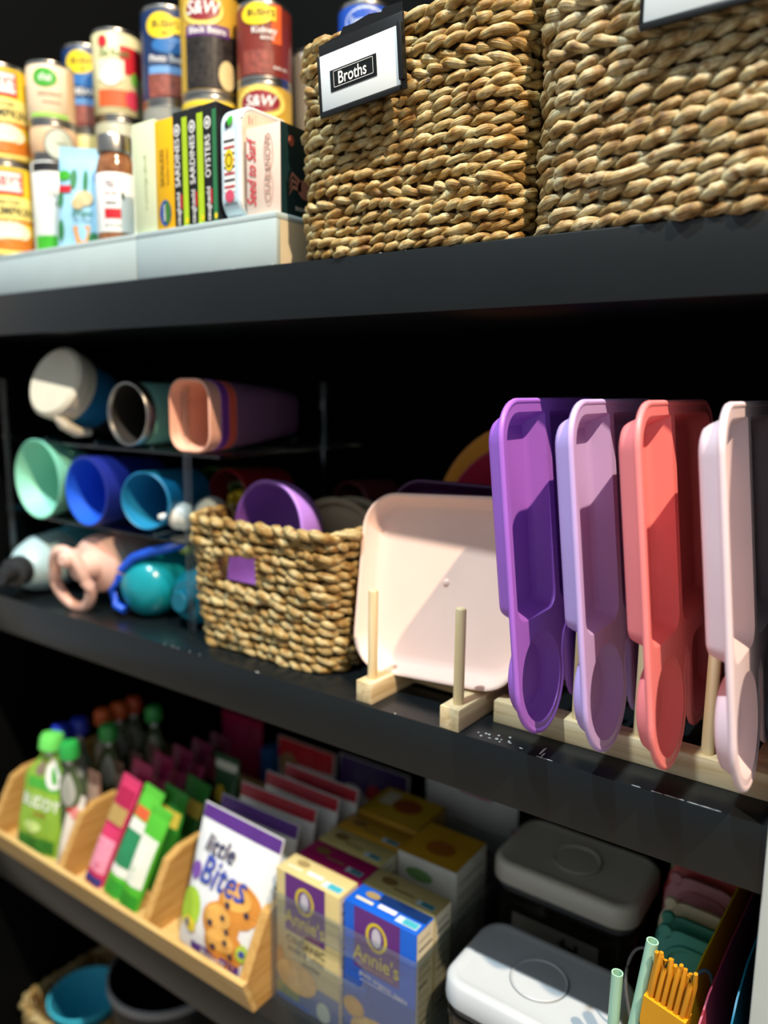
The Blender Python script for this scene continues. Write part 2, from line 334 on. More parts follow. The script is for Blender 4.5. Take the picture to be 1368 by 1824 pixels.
def basket(label, cx, cy, z, W, D, H, rows, flare, r, pitch, mat, rotz=0, hole=None, group=None, rimfat=1.0, hand=0):
    t = thing('woven_basket', label, 'basket', (cx, cy, z), (0, 0, rotz), group); rowh = H / rows
    for k in range(rows):
        f = 1 + flare * (k / (rows - 1) - .5); w, d = W * f, D * f; zz = (k + .5) * rowh; gap = None
        if hole and hole[2] < zz < hole[3]:
            # path starts at right side; front edge runs from x=-W/2+r to W/2-r at the END of the loop
            s, pts, L = rr_path(w, d, r); fs = L - (0)   # front edge begins at last corner end
            front0 = L - (w - 2 * r)
            gap = (front0 + (hole[0] - (-w / 2 + r)), front0 + (hole[1] - (-w / 2 + r)))
        top = k >= rows - 1
        rope_row(w, d, r, zz + (.001 if top else 0), rowh * (1.12 if not top else 1.35 * rimfat), pitch * (1 if not top else 1.25), mat, t, 'rim_braid' if top else 'braid_row', gap, 1.0, hand if hand else (1 if rng.random() < .78 else -1))
    # inner backing with upright spokes
    th = .5 * rowh
    ins = lambda f: [(x, y) for x, y in rrect(-W * f / 2 + th, W * f / 2 - th, -D * f / 2 + th, D * f / 2 - th, max(.006, r - th), 6)]
    f0, f1 = 1 - flare / 2, 1 + flare / 2; N = 26; vs = []; fs = []
    base = ins(1.0); n = len(base)
    # refine loop so that a hand hole can be left open
    def dense(f):
        b = np.array(ins(f) + ins(f)[:1]); sg = np.hypot(*np.diff(b, axis=0).T); ss = np.concatenate([[0], np.cumsum(sg)]); q = np.linspace(0, ss[-1], 121)[:-1]
        return np.stack([np.interp(q, ss, b[:, 0]), np.interp(q, ss, b[:, 1])], 1)
    m = 120
    for k in range(N + 1):
        v = k / N; f = f0 + (f1 - f0) * v
        for x, y in dense(f): vs.append((x, y, .002 + v * (H - .003)))
    for k in range(N):
        for i in range(m):
            j = (i + 1) % m; cxm = (vs[k * m + i][0] + vs[k * m + j][0]) / 2; cym = vs[k * m + i][1]; zm = (k + .5) / N * H
            if hole and cym < -D / 2 * .8 and hole[0] - .004 < cxm < hole[1] + .004 and hole[2] - .002 < zm < hole[3] + .002: continue
            fs.append((k * m + i, k * m + j, (k + 1) * m + j, (k + 1) * m + i))
    fs.append(tuple(reversed(range(m))))
    mesh_obj('inner_wall', vs, fs, M('#5a3f1f', .8, var=.3, scale=60, bump=.5), t, 40)
    sp = MB(); P = dense(1.0)
    for i in range(0, m, 3):
        x, y = P[i]
        if hole and y < -D / 2 * .8 and hole[0] - .006 < x < hole[1] + .006: continue
        sp.tube([(x * f0, y * f0, .002), (x, y, H / 2), (x * f1, y * f1, H - .003)], rowh * .26, 5)
    sp.build('spokes', mat, t, 60)['kind'] = 'stuff'
    if hole:
        yf = -D / 2 - .001; a, b, c, d = hole
        for (x0, z0, x1, z1) in ((a, c, a, d), (b, c, b, d)):
            n = 4; mb = MB()
            for i in range(n):
                zz = z0 + (z1 - z0) * (i + .5) / n
                bm = bmesh.new(); bmesh.ops.create_icosphere(bm, subdivisions=2, radius=1)
                mb.bm(bm, Matrix.Translation((x0, yf * (1 + flare * (zz / H - .5)), zz)) @ Matrix.Rotation(.5, 4, 'Y') @ Matrix.Diagonal((.0052, .0065, .0066, 1)))
            o = mb.build('hole_binding', mat, t, 60); o['kind'] = 'stuff'; l = o.data.uv_layers.new(name='UVMap')
    return t
b1 = basket('woven seagrass basket labelled Broths on the top shelf', -.380, .104, S1T, .214, .20, .180, 21, .02, .030, .032, GRASS, rotz=0)
b2 = basket('woven seagrass basket at top right, cropped by the picture edge', -.1640, .098, S1T, .182, .19, .195, 20, .02, .030, .036, GRASS2, rotz=-3)
b3 = basket('small woven seagrass basket with hand hole, holding a purple bowl', -.572, .108, S2T, .205, .155, .150, 15, .10, .030, .036, GRASS, rotz=1, hole=(-.060, .006, .084, .113), rimfat=1.05, hand=-1)
# label holders
def card_holder(label, loc, rotz, roll, W, H, tape, txt):
    t = thing('label_holder', label, 'label', loc, (0, roll, rotz)); BK = M('#0c0d0d', .35, var=.05); WC = M('#e9efee', .5, var=.02)
    MB().box(-W / 2, W / 2, -.0015, .0015, 0, H, .0006).build('back_plate', BK, t)
    MB().box(-W / 2 + .0015, W / 2 - .004, -.0028, -.0014, .003, H * .83, .0003).build('white_card', WC, t)
    lips = MB(); lips.box(-W / 2, W / 2 - .004, -.0044, -.0015, -.002, .002, .0005).box(W / 2 - .0045, W / 2, -.0046, -.0015, .006, H * .86, .0006).box(-W / 2 - .001, -W / 2 + .001, -.0036, -.0015, 0, H * .84, .0005); lips.build('clip_edge', BK, t)
    if tape: MB().prism([(-.036, -.001), (.042, -.001), (.042, .0075), (.024, .0085), (.022, .006), (.010, .0085), (-.006, .0065), (-.016, .007), (-.020, .002), (-.036, .001)], -.0012, .0, Matrix.Translation((0, -.0005, H)) @ Matrix.Rotation(math.pi / 2, 4, 'X')).build('tape_strip', BK, t)
    GL = M('#101313', .12, var=.2, scale=80); u0, u1, v0, v1 = -W * .36, W * .20, H * .28, H * .58
    it = [('rect', GL, 0, u0, v0, u1, v1), ('text', WINK, 2, txt, (u0 + u1) / 2 - .0005, (v0 + v1) / 2, .0135, 0, 0, .8)] if txt else [('rect', GL, 0, u0, H * .62 - .012, u1 + .02, H * .8)]
    if txt:
        a, b, c, d, w = u0 + .004, u1 - .003, v0 + .0025, v1 - .0015, .0004
        it += [('rect', WINK, 2, a, c, b, c + w), ('rect', WINK, 2, a, d - w, b, d), ('rect', WINK, 2, a, c, a + w, d), ('rect', WINK, 2, b - w, c, b, d)]
    decals(t, lambda u, v, h: (u, -.0028 - h, v), it); return t
card_holder('white card in black holder reading Broths', (-.3995, -.0145, 1.5265), 0, -4.5, .084, .056, True, 'Broths')
card_holder('white card in black holder hanging on the right-hand basket', (-.126, -.0125, 1.531), -3, 0, .104, .075, False, None)
# ================================================================ COMPARTMENT TRAYS
def curve_plate(loops, thick, name, mat, parent, T):
    c = bpy.data.curves.new('c', 'CURVE'); c.dimensions = '2D'; c.fill_mode = 'BOTH'; c.extrude = thick / 2 - .0005; c.bevel_depth = .0005; c.bevel_resolution = 1
    for l in loops:
        sp = c.splines.new('POLY'); sp.points.add(len(l) - 1); sp.use_cyclic_u = True
        for p, (x, y) in zip(sp.points, l): p.co = (x, y, 0, 1)
    o = bpy.data.objects.new('c', c); COL.objects.link(o); me = bpy.data.meshes.new_from_object(o); bpy.data.objects.remove(o); bpy.data.curves.remove(c)
    me.transform(T); return link(name, me, mat, parent, 40)
def arc(cx, cy, r, a0, a1, n=10): return [(cx + r * math.cos(math.radians(a0 + (a1 - a0) * i / n)), cy + r * math.sin(math.radians(a0 + (a1 - a0) * i / n))) for i in range(n + 1)]
def inset(loop, d):
    n = len(loop); out = []
    for i in range(n):
        a, p, b = loop[i - 1], loop[i], loop[(i + 1) % n]; tx, ty = b[0] - a[0], b[1] - a[1]; l = math.hypot(tx, ty) + 1e-9
        out.append((p[0] - ty / l * d, p[1] + tx / l * d))
    return out
def ptray(label, x0, y0, z0, lean, col, yaw=0):
    """compartment tray standing on its long edge; local X = tray normal (open side), Y = depth, Z = up"""
    mat = M(col, .42, var=.04, scale=20, bump=.03, spec=.45, sss=.06)
    t = thing('compartment_tray', label, 'tray', (x0, y0, z0), (0, -lean, yaw), 'pastel compartment trays in the rack')
    R = .0425
    out = arc(.030, .230, .030, 90, 180, 10) + [(.0, .16), (.0, .10)] + arc(R, R, R, 180, 372, 22) + [(.0895, .066), (.095, .072), (.101, .064)] + arc(.116, .022, .017, 180, 270, 5) + arc(.192, .020, .018, 270, 360, 5) + [(.21, .12)] + arc(.182, .232, .028, 0, 90, 8)
    def rr4(x0, x1, y0, y1, rs, d):
        pts = []; x0 += d; x1 -= d; y0 += d; y1 -= d
        for (cx, cy, a0), r in zip(((1, 0, 270), (1, 1, 0), (0, 1, 90), (0, 0, 180)), rs):
            r = max(.0015, r - d); ox = x1 - r if cx else x0 + r; oy = y1 - r if cy else y0 + r; pts += arc(ox, oy, r, a0, a0 + 90, 6)
        return pts
    pf = [lambda d: rr4(.006, .078, .092, .252, (.014, .003, .023, .014), d), lambda d: arc(R, R, .0365 - d, 0, 348, 29),
          lambda d: rr4(.087, .204, .092, .252, (.014, .023, .003, .014), d), lambda d: rr4(.108, .203, .010, .078, (.016, .016, .016, .016), d)]
    pocks = [f(0) for f in pf]
    T = Matrix(((0, 0, 1, 0), (1, 0, 0, 0), (0, 1, 0, 0), (0, 0, 0, 1)))
    rim = curve_plate([out] + pocks, .003, 'rim', mat, t, Matrix.Translation((-.0015, 0, 0)) @ T)
    lip = MB(); lip.tube([(-.0018, u, v) for u, v in out], .0026, 8, closed=True, up=(1, 0, 0)); lip.build('rolled_lip', mat, t, 60)
    for i, p in enumerate(pocks):
        dep = .0165 if i != 1 else .0135; dr = .007
        prof = [(0.0, 0.0), (.0012, -.0015), (dr * .75, -dep + .004), (dr, -dep + .0012), (dr + .003, -dep)]
        inner = [[(w, u, v) for u, v in pf[i](d)] for d, w in prof]
        outer = [[(w - (.0022 if k else 0), u, v) for u, v in pf[i](d - .0022)] for k, (d, w) in enumerate([(0.0, -.002)] + prof[2:])]
        MB().loft(inner + outer[::-1], cap0=False, cap1=False).build('compartment', mat, t, 40)
        fl = MB(); fl.loft([inner[-1], outer[-1]]).build('compartment_floor', mat, t, 40)
    return t
for lab, xt, col in (('vivid purple compartment tray, leftmost in the rack', -.2265, '#aa6cd8'), ('pale lilac compartment tray standing next to the purple one', -.1735, '#c6aeea'), ('coral red compartment tray between lilac and pale pink trays', -.1275, '#fb8b8c'), ('pale pink compartment tray nearest the white trim', -.0755, '#efd9e0')):
    ptray(lab, xt, -.040, 1.0325, 6.3, col)
# ================================================================ WOODEN RACKS
def dowel_rack(label, loc, rotz, rails, dowels, cross, rmat):
    t = thing('plate_rack', label, 'rack', loc, (0, 0, rotz))
    for (x0, x1, y0, y1) in rails: MB().box(x0, x1, y0, y1, 0, .0205, .0008).build('rail', rmat, t)
    for (x, y, h) in dowels: MB().lathe([(.0048, .0195), (.0048, .0195 + h - .003), (.0044, .0195 + h - .001), (.003, .0195 + h)], 14, Matrix.Translation((x, y, 0))).build('dowel', PINEZ, t)
    for (x0, x1, y0, y1, z0, z1) in cross: MB().box(x0, x1, y0, y1, z0, z1, .0008).build('cross_bar', PINEX, t)
    return t
dowel_rack('pale wooden rack with two short dowels holding the square plate', (-.409, .004, S2T), -2, [(-.009, .0095, 0, .25), (.085, .1045, 0, .25)], [(.0005, .013, .088), (.096, .013, .088), (.0005, .135, .088), (.096, .135, .088)], [(.0095, .085, .066, .084, .003, .017)], PINE)
dowel_rack('long pale wooden rail rack holding the compartment trays', (-.291, .039, S2T), -1, [(0, .226, 0, .019), (0, .226, .118, .137)], [(.022 + .052 * k, .0095, .145) for k in range(1, 4)] + [(.022 + .052 * k, .1275, .145) for k in range(0, 4)], [(.001, .018, .019, .118, .002, .018), (.208, .225, .019, .118, .002, .018)], PINEX)
# ================================================================ STANDING PLATES
def dish(name, label, cat, loc, rot, W, H, r, depth, col, wall=.012, nub=False, group=None, rough=.35):
    """rounded dish, local X right, Z up, open side towards -Y; base edge at z=0"""
    mat = M(col, rough, var=.03, scale=16, spec=.5, sss=.05); t = thing(name, label, cat, loc, rot, group); n = 9
    L = lambda d, y: [(u, y, v) for u, v in rrect(-W / 2 + d, W / 2 - d, d, H - d, max(.004, r - d), n)]
    inner = [L(.0012, 0), L(.003, .0006), L(wall * .7, depth * .75), L(wall, depth * .95), L(wall + .007, depth)]
    outer = [L(0, .0008), L(.0002, .003), L(wall * .7 - .003, depth * .8), L(wall - .002, depth + .0015), L(wall + .007, depth + .0025)]
    MB().loft(outer[::-1] + inner, cap0=True, cap1=True).build('dish_body', mat, t, 40)
    MB().tube([(u, .0012, v) for u, v in rrect(-W / 2 + .001, W / 2 - .001, .001, H - .001, r, n)], .0017, 6, closed=True, up=(0, 1, 0)).build('rim_edge', mat, t, 60)
    if nub:
        MB().lathe([(.0034, 0), (.0032, .001), (.0022, .0018), (0, .002)], 14, Matrix.Translation((0, depth, H / 2 + .005)) @ Matrix.Rotation(math.pi / 2, 4, 'X')).build('centre_nub', mat, t)
    return t
dish('square_plate', 'blush pink square plate standing in the wooden rack', 'plate', (-.360, .040, S2T + .0215), (-12, -3, 2), .178, .176, .036, .020, '#f8d8c8', nub=True)
dish('square_plate', 'dark plum plate edge peeking out behind the blush pink plate', 'plate', (-.366, .082, S2T + .0215), (-9, 0, 0), .172, .182, .036, .018, '#4a1c4c')
def round_plate(label, loc, rx, R, col, rz=0):
    t = thing('round_plate', label, 'plate', loc, (rx, 0, rz)); T = Matrix.Translation((0, 0, R)) @ Matrix.Rotation(math.pi / 2, 4, 'X')
    MB().lathe([(0, -.014), (R * .7, -.014), (R * .76, -.012), (R * .97, -.001), (R, 0), (R * .98, .0014), (R * .75, -.009), (R * .69, -.011), (0, -.011)], 56, T).build('plate_body', M(col, .4, var=.04), t)
    MB().tube([(R * .985 * math.cos(a * math.pi / 24), .0 , R + R * .985 * math.sin(a * math.pi / 24)) for a in range(48)], .0018, 6, closed=True, up=(0, 1, 0)).build('rim_edge', M(col, .4, var=.04), t, 60)
round_plate('dark red round plate standing behind the purple tray', (-.338, .190, S2T + .0215), -6, .110, '#b81c40')
round_plate('orange round plate, rearmost behind the dark red plate', (-.352, .218, S2T + .0215), -6, .120, '#f5a428')
# ================================================================ TOP SHELF: RISERS, CANS, BOXES
def riser(label, x0, x1, warm_side):
    t = thing('tiered_riser', label, 'riser', ((x0 + x1) / 2, 0, S1T)); w = (x1 - x0) / 2; m = M('#b6c6c6', .5, var=.02)
    CR = M('#e6d9b8', .55, var=.03)  # cream puts the warm light on the white side boards into their colour
    for k, (y0, y1, z) in enumerate(((.002, .098, .048), (.099, .195, .115), (.196, .285, .160))):
        MB().box(-w, w, y0, y1, z - .006, z, .001).build('step_board', m, t); MB().box(-w, w, y0, y0 + .006, (0, .048, .115)[k], z - .006, .0008).build('riser_board', m, t)
    for s in (-1, 1): MB().prism([(.008, 0), (.008, .0415), (.098, .0415), (.1055, .0485), (.1055, .1085), (.195, .1085), (.2025, .1155), (.2025, .1535), (.285, .1535), (.285, 0)], -.004, .004, Matrix(((0, 0, 1, s * (w - .004)), (1, 0, 0, 0), (0, 1, 0, 0), (0, 0, 0, 1)))).build('side_board', CR if warm_side else m, t)
    return t
riser('white tiered shelf riser at the far left of the top shelf', -1.13, -.7165, 0)
riser('white tiered shelf riser beside the Broths basket', -.715, -.512, 1)
Z1 = S1T + .048; Z2 = S1T + .115; Z3 = S1T + .160
RED = M('#c3202c', .45); YEL = M('#f2d21e', .45); GRN = M('#3faa2a', .45); NAVY = M('#15315f', .4); BLU = M('#2f6fb0', .4); CREAM = M('#efe2c4', .5); BRN = M('#6d3a1e', .5); ORG = M('#e6962a', .45); PURP = M('#5b2a72', .45); MAUV = M('#8d4a3c', .55, var=.35, scale=160)
def pumpkin(label, z, x=-1.030, y=.042):
    w = .037
    can('food_can', label, x, y, z, .0358, .1185, M('#f4cf35', .38), [
        ('rect', RED, 0, -w, .070, .020, .096), ('rect', WINK, 1, -w + .002, .074, .017, .094), ('text', RED, 2, "LIBBY'S", -.004, .084, .015),
        ('rect', M('#fbe98a', .4), 0, -w, .044, w, .068), ('text', INK, 2, '100% PURE', 0, .062, .006), ('text', INK, 2, 'PUMPKIN', .004, .052, .013), ('rect', RED, 1, -w, .0405, w, .0425),
        ('disc', M('#fff3d0', .4), 1, -.004, .030, .030, .012), ('rect', M('#dc8f25', .45), 0, -w, .012, w, .026), ('disc', M('#c9731c', .45), 2, .005, .016, .030, .007), ('rect', M('#f7e27a', .4), 1, -w, .006, w, .010)], group='stacked yellow pumpkin cans', sc=(1, 1.14))
pumpkin('yellow pumpkin can, lower of the two at far left', Z1)
pumpkin('yellow pumpkin can, upper of the two at far left', Z1 + .119)
# coconut milk column
cx, cy = -.958, .067
can('food_can', 'white and green can under the cans with the green oval', cx, cy, Z1, .0285, .122, M('#eef0ea', .45), [('rect', GRN, 0, -.04, .005, .04, .018), ('rect', INK, 0, -.04, .070, .04, .077), ('text', M('#8a8a86', .5), 1, 'COCONUT', .006, .052, .008), ('text', M('#8a8a86', .5), 1, 'CREAM', .006, .044, .006), ('disc', M('#d9b86a', .5), 1, .012, .029, .010, .008), ('disc', M('#fbf6e6', .5), 2, .008, .026, .005, .005)], sc=(.8, 1.5))
can('food_can', 'short can with pale oval picture, middle of the green oval column', cx + .002, cy, Z1 + .1225, .0285, .040, M('#e0b890', .45), [('disc', M('#3a3a38', .5), 0, .008, .016, .024, .022), ('disc', M('#c4cab8', .5), 1, .008, .016, .022, .020), ('text', M('#8a9a78', .5), 2, 'organic', .010, .018, .006)], sc=(.8, .9))
can('food_can', 'peach can with green oval logo, top of its column', cx, cy, Z1 + .163, .0285, .072, M('#efd6b4', .42), [('disc', GRN, 1, -.008, .052, .018, .011), ('text', WINK, 2, 'thai', -.008, .052, .013, 0, .2), ('text', M('#7a6a52', .5), 1, 'COCONUT', -.002, .033, .007), ('text', M('#7a6a52', .5), 1, 'unsweetened', 0, .024, .005), ('rect', M('#9ccf5a', .5), 1, -.034, .006, .026, .011), ('rect', M('#e8c49a', .5), 0, .026, .006, .050, .066)], sc=(.8, 1))
# ginger pouch
pouch('snack_pouch', 'light blue ginger pouch with green leaves, leaning by the jar', -.866, .040, Z1, .060, .120, .022, M('#9fd0e8', .35), [
    ('disc', GRN, 1, -.022, .086, .008, .006), ('disc', M('#2d7a44', .5), 1, -.010, .082, .004, .012), ('disc', M('#2d7a44', .5), 1, .004, .080, .003, .014), ('disc', M('#2d7a44', .5), 1, -.026, .058, .004, .010), ('disc', M('#2d7a44', .5), 1, .026, .02, .004, .014), ('disc', M('#2d7a44', .5), 1, .016, .013, .006, .008), ('disc', M('#2d7a44', .5), 1, -.024, .022, .004, .012),
    ('rect', RED, 2, -.028, .066, -.012, .074), ('disc', M('#c9b98c', .6), 2, .004, .060, .011, .009), ('disc', M('#bda978', .6), 3, -.003, .053, .007, .007), ('text', M('#2d7a6a', .5), 2, 'ginger', .003, .043, .010), ('text', M('#2d5a7a', .5), 2, 'soft chews', .003, .034, .005), ('poly', ORG, 2, [(-.008, .026), (.012, .028), (.008, .005), (.001, .001), (-.004, .006)]), ('rect', M('#4a7ac0', .5), 2, .014, .082, .024, .092)], rot=(-2, 3, 36))
# spice jar
t = thing('glass_jar', 'glass jar with silver lid and white label', 'jar', (-.803, .045, Z1))
JS = Matrix.Diagonal((.66, .66, 1.34, 1))
MB().lathe([(.030, 0), (.033, .002), (.034, .006), (.034, .062), (.030, .070), (.027, .074), (.027, .078)], 32, JS).build('jar_glass', M('#8a5a3a', .12, var=.35, scale=120, spec=.6), t)
MB().lathe([(.029, .076), (.0305, .077), (.0305, .089), (.029, .0905), (.0, .0905)], 32, JS).build('lid', STEEL, t)
aj = math.atan2(EYE.y - .045, EYE.x + .803)
MB().lathe([(.0342, .010), (.0346, .0105), (.0346, .058), (.0342, .0585)], 32, JS, cap=False).build('paper_label', M('#f0efec', .5, var=.02), t)
decals(t, lambda u, v, h: ((.0229 + h) * math.cos(aj + u * .66 / .0229), (.0229 + h) * math.sin(aj + u * .66 / .0229), v * 1.34), [('text', M('#9a8f94', .5), 0, 'real', -.012, .050, .012), ('text', M('#c08080', .5), 0, 'simply organic', -.010, .042, .004), ('text', INK, 0, 'cinnamon', -.010, .034, .005), ('rect', RED, 0, -.022, .021, .006, .029), ('disc', M('#3a5a4a', .5), 0, .010, .040, .003, .003), ('text', M('#888888', .5), 0, 'NET WT 2.4 OZ', -.008, .015, .004)])
# thin fish boxes standing like books
def fishbox(label, x, W, col, F, H=.112, D=.062, R=(), y=None):
    carton('tin_box', label, x, .008 + D / 2 if y is None else y, Z1, W, D, H, M(col, .4, var=.03), F, R, group='boxes of tinned fish standing on end')
fishbox('pale green box standing left of the yellow box', -.7055, .036, '#dfe6bd', [('rect', M('#e9eccf', .5), 0, 0, 0, .003, .106), ('text', M('#b5bd94', .5), 1, 'in extra virgin olive oil', .021, .052, .006, 90)])
fishbox('yellow box with a blue and green oval badge', -.6725, .0275, '#f2b705', [('disc', M('#2a4f9a', .4), 1, .014, .017, .009, .013), ('disc', M('#3d7a2c', .4), 2, .017, .017, .005, .011), ('text', WINK, 3, 'season', .013, .017, .006, 90), ('text', M('#8a6a10', .5), 1, 'SKINLESS', .011, .062, .009, 90), ('text', M('#8a6a10', .5), 1, 'boneless sardines', .019, .062, .005, 90)], H=.109)
for lab, x, w1, tx in (('black and lime box reading sardines, beside the yellow box', -.6475, .0145, 'SARDINES'), ('black and lime box reading sardines, middle of three black boxes', -.6245, .0135, 'SARDINES'), ('black box reading oysters, beside the light blue tin', -.6035, .0125, 'OYSTERS')):
    W = .0222 if x < -.62 else .0185
    last = x > -.61
    LIME = M('#b4d322', .4) if not last else M('#2f7a4a', .4)
    fishbox(lab, x, W, '#111113', [('rect', LIME, 0, w1, 0, W, .105), ('disc', WINK, 1, w1 / 2, .094, .0048, .006), ('ring', INK, 2, w1 / 2, .094, .003, .004, .001), ('text', WINK, 1, tx, w1 / 2, .063, .0105, 90, 0, 1.0 if not last else .95), ('text', WINK, 1, 'wild', w1 / 2, .028, .008, 90), ('text', WINK, 1, 'caught', w1 / 2, .013, .008, 90), ('rect', RED, 2, w1 * .75, .018, w1 * .95, .032), ('disc', YEL, 2, W - .002, .006, .002, .003)])
# rounded tin with patterned wrap
t = thing('sardine_tin', 'rounded tin box with light blue striped wrap and cream face', 'tin', (-.578, .048, Z1)); D_, H_ = .078, .106
lp = lambda d, x: [(x, u, v) for u, v in rrect(-D_ / 2 + d, D_ / 2 - d, d, H_ - d, .020 - d, 7)]
MB().loft([lp(.003, -.013), lp(0, -.011), lp(0, .011), lp(.003, .013)]).build('tin_body', M('#cfe2ea', .35), t)
MB().loft([lp(.005, .0128), lp(.005, .0142)]).build('cream_face', M('#efd9c6', .45), t)
MB().tube([(.0128, u, v) for u, v in rrect(-D_ / 2 + .002, D_ / 2 - .002, .002, H_ - .002, .018, 7)], .0014, 6, closed=True).build('white_edge', WINK, t, 60)
it = [('rect', INK if k % 2 else RED, 1, -.007, .030 + .006 * k, .007, .0318 + .006 * k) for k in range(8)] + [('rect', WINK, 0, -.0075, .026, .0075, .082), ('disc', YEL, 2, 0, .055, .006, .010), ('ring', INK, 3, 0, .055, .004, .006, .001), ('disc', M('#d8506a', .5), 2, 0, .022, .006, .006), ('disc', GRN, 2, .001, .091, .004, .005), ('disc', INK, 2, -.003, .088, .002, .004), ('rect', M('#9aa5ac', .5), 1, -.009, .004, .009, .016)]
decals(t, lambda u, v, h: (u, -D_ / 2 - h - (0 if .02 < v < .086 else -(.020 - math.sqrt(max(0, .0004 - (min(v, H_ - v) - .020) ** 2)))), v), it)
decals(t, lambda u, v, h: (.0142 + h, -D_ / 2 + u, v), [('rect', RED, 0, .012, .088, .013, .096), ('rect', RED, 0, .016, .089, .017, .095), ('rect', M('#b08a80', .5), 0, .021, .090, .0214, .098)])
carton('fish_carton', 'cream and dark green carton with red script and a pink crab', -.535, .042, Z1, .044, .064, .080, M('#efd6c4', .45, var=.03),
    F=[('text', M('#cf2b3c', .45), 1, 'Seed to Surf', .008, .038, .0165, 90, .5, .72), ('text', M('#c09a8c', .5), 1, 'SNOW', .029, .055, .010, 90), ('text', M('#c09a8c', .5), 1, 'CRAB', .029, .024, .010, 90), ('ring', M('#d0a898', .5), 0, .029, .055, .006, .017, .0008), ('ring', M('#d0a898', .5), 0, .029, .024, .006, .017, .0008)],
    R=[('rect', M('#123236', .4), 0, 0, 0, .064, .080), ('disc', M('#c98a74', .5), 1, .034, .026, .011, .009), ('disc', M('#b5604c', .5), 2, .014, .066, .004, .005), ('text', WINK, 1, 'SNOW CRAB', .034, .007, .005)] + [('poly', M('#c98a74', .5), 1, [(.034 + s * .006, .026 + .003 * k), (.034 + s * .018, .030 + .006 * k), (.034 + s * .024, .022 + .006 * k), (.034 + s * .019, .033 + .006 * k), (.034 + s * .006, .030 + .003 * k)]) for s in (-1, 1) for k in (-1, 0, 1)])
# ---- tall back rows of cans (second tier), lower can under each
def stack(x, y, z, r, h, low, top, labs, sc=(.88, 1.0)):
    can('food_can', labs[0], x, y, z, r, h, low[0], low[1]); can('food_can', labs[1], x, y, z + h + .0006, r, top[2], top[0], top[1], sc=sc)
bush = lambda base, sub, pic, txt: (base, [('disc', YEL, 1, -.010, .088, .022, .015), ('rect', YEL, 1, .002, .080, .016, .098), ('text', INK, 2, "BUSH'S", -.004, .089, .012), ('text', INK, 2, 'BEST', -.004, .079, .005), ('disc', BLU, 0, .002, .066, .026, .010), ('text', WINK, 2, txt, .000, .050, .012), ('rect', sub, 1, -.030, .033, .024, .042), ('rect', pic, 0, -.032, .006, .036, .034), ('disc', pic, 2, .004, .020, .030, .013)], .112)
SAND = M('#cdb76a', .45)
stack(-1.018, .162, Z2, .031, .119, (SAND, []), bush(NAVY, M('#5f8fc4', .45), MAUV, 'BEANS'), ('sand coloured can under the leftmost dark blue bean can', 'dark blue bean can with yellow badge, leftmost of the back row'))
stack(-.926, .145, Z2, .031, .115, (M('#a8a58a', .45), []), (M('#d9cf9e', .4), [('rect', RED, 0, .004, .054, .045, .088), ('text', M('#3a7a3c', .45), 2, 'Dei Fratelli', -.004, .078, .012, 0, .15, .8), ('rect', M('#dfe6c8', .45), 1, -.030, .046, .010, .070), ('disc', WINK, 2, -.010, .050, .014, .011), ('rect', M('#cf5a2a', .5), 1, -.030, .014, .030, .034), ('disc', M('#c8344c', .5), 2, .022, .024, .012, .012), ('disc', M('#6fae3c', .5), 2, .026, .050, .007, .008), ('disc', RED, 2, -.020, .092, .007, .007)], .108), ('plain can under the red and cream tomato can', 'cream can with red panel and green lettering in the back row'))
stack(-.838, .158, Z2, .0335, .120, (M('#8f8f86', .45), []), bush(NAVY, M('#6f9fd4', .45), MAUV, 'Pinto Beans'), ('can standing under the blue pinto bean can', 'blue pinto bean can with yellow badge beside the black bean can'))
BB = M('#2a2522', .35, var=.7, scale=190)
stack(-.741, .139, Z2, .0345, .105, (SAND, [('rect', YEL, 0, -.05, .094, .05, .098)]), (M('#d0a437', .4), [('rect', BB, 0, -.036, .006, .040, .066), ('rect', PURP, 1, -.034, .062, .026, .074), ('text', WINK, 2, 'Black Beans', -.004, .068, .0105), ('disc', M('#e9d46a', .4), 1, -.010, .090, .028, .018), ('disc', M('#8c1f2c', .4), 2, -.010, .091, .023, .013), ('text', WINK, 3, 'S&W', -.010, .091, .020, 0, .2), ('disc', M('#d9c48c', .5), 2, .022, .022, .012, .016)], .114), ('gold can under the black bean can', 'tall gold and black can of black beans with purple band'))
stack(-.672, .158, Z2, .0315, .113, (M('#d0a437', .4), [('disc', M('#e9d46a', .4), 1, -.006, .091, .030, .018), ('disc', M('#8c1f2c', .4), 2, -.006, .091, .024, .012), ('text', WINK, 3, 'S&W', -.006, .091, .016, 0, .2)]), (M('#7a2a1e', .4), bush(0, M('#6a5a3a', .5), M('#7a342a', .5, var=.4, scale=160), 'Chili Beans')[1][:3] + [('rect', M('#e0602a', .4), 0, .010, .050, .024, .102), ('text', WINK, 2, 'Kidney', .000, .066, .012), ('text', WINK, 2, 'BEANS', .004, .056, .006), ('rect', M('#8a4034', .5, var=.4, scale=160), 1, -.030, .008, .012, .040), ('text', WINK, 2, 'dark red', .022, .018, .006)], .083), ('gold can carrying the red brown bean can', 'red brown kidney bean can with yellow badge beside the gold can'), (.85, .78))
can('food_can', 'grey sided can half hidden behind the kidney bean can', -.655, .232, Z3, .030, .125, M('#9a948a', .5))
can('food_can', 'plain can hidden low behind the Broths basket', -.586, .240, Z3, .032, .054, M('#777770', .5))
can('food_can', 'blue can with pale lettering peeking over the Broths basket', -.586, .240, Z3 + .0546, .033, .106, M('#1d4fb4', .4), [('disc', M('#c9d6ea', .45), 0, .000, .084, .026, .015), ('disc', M('#1d4fb4', .4), 1, .000, .084, .024, .0125), ('text', M('#c9d6ea', .45), 2, 'Swanson', .000, .084, .011)])
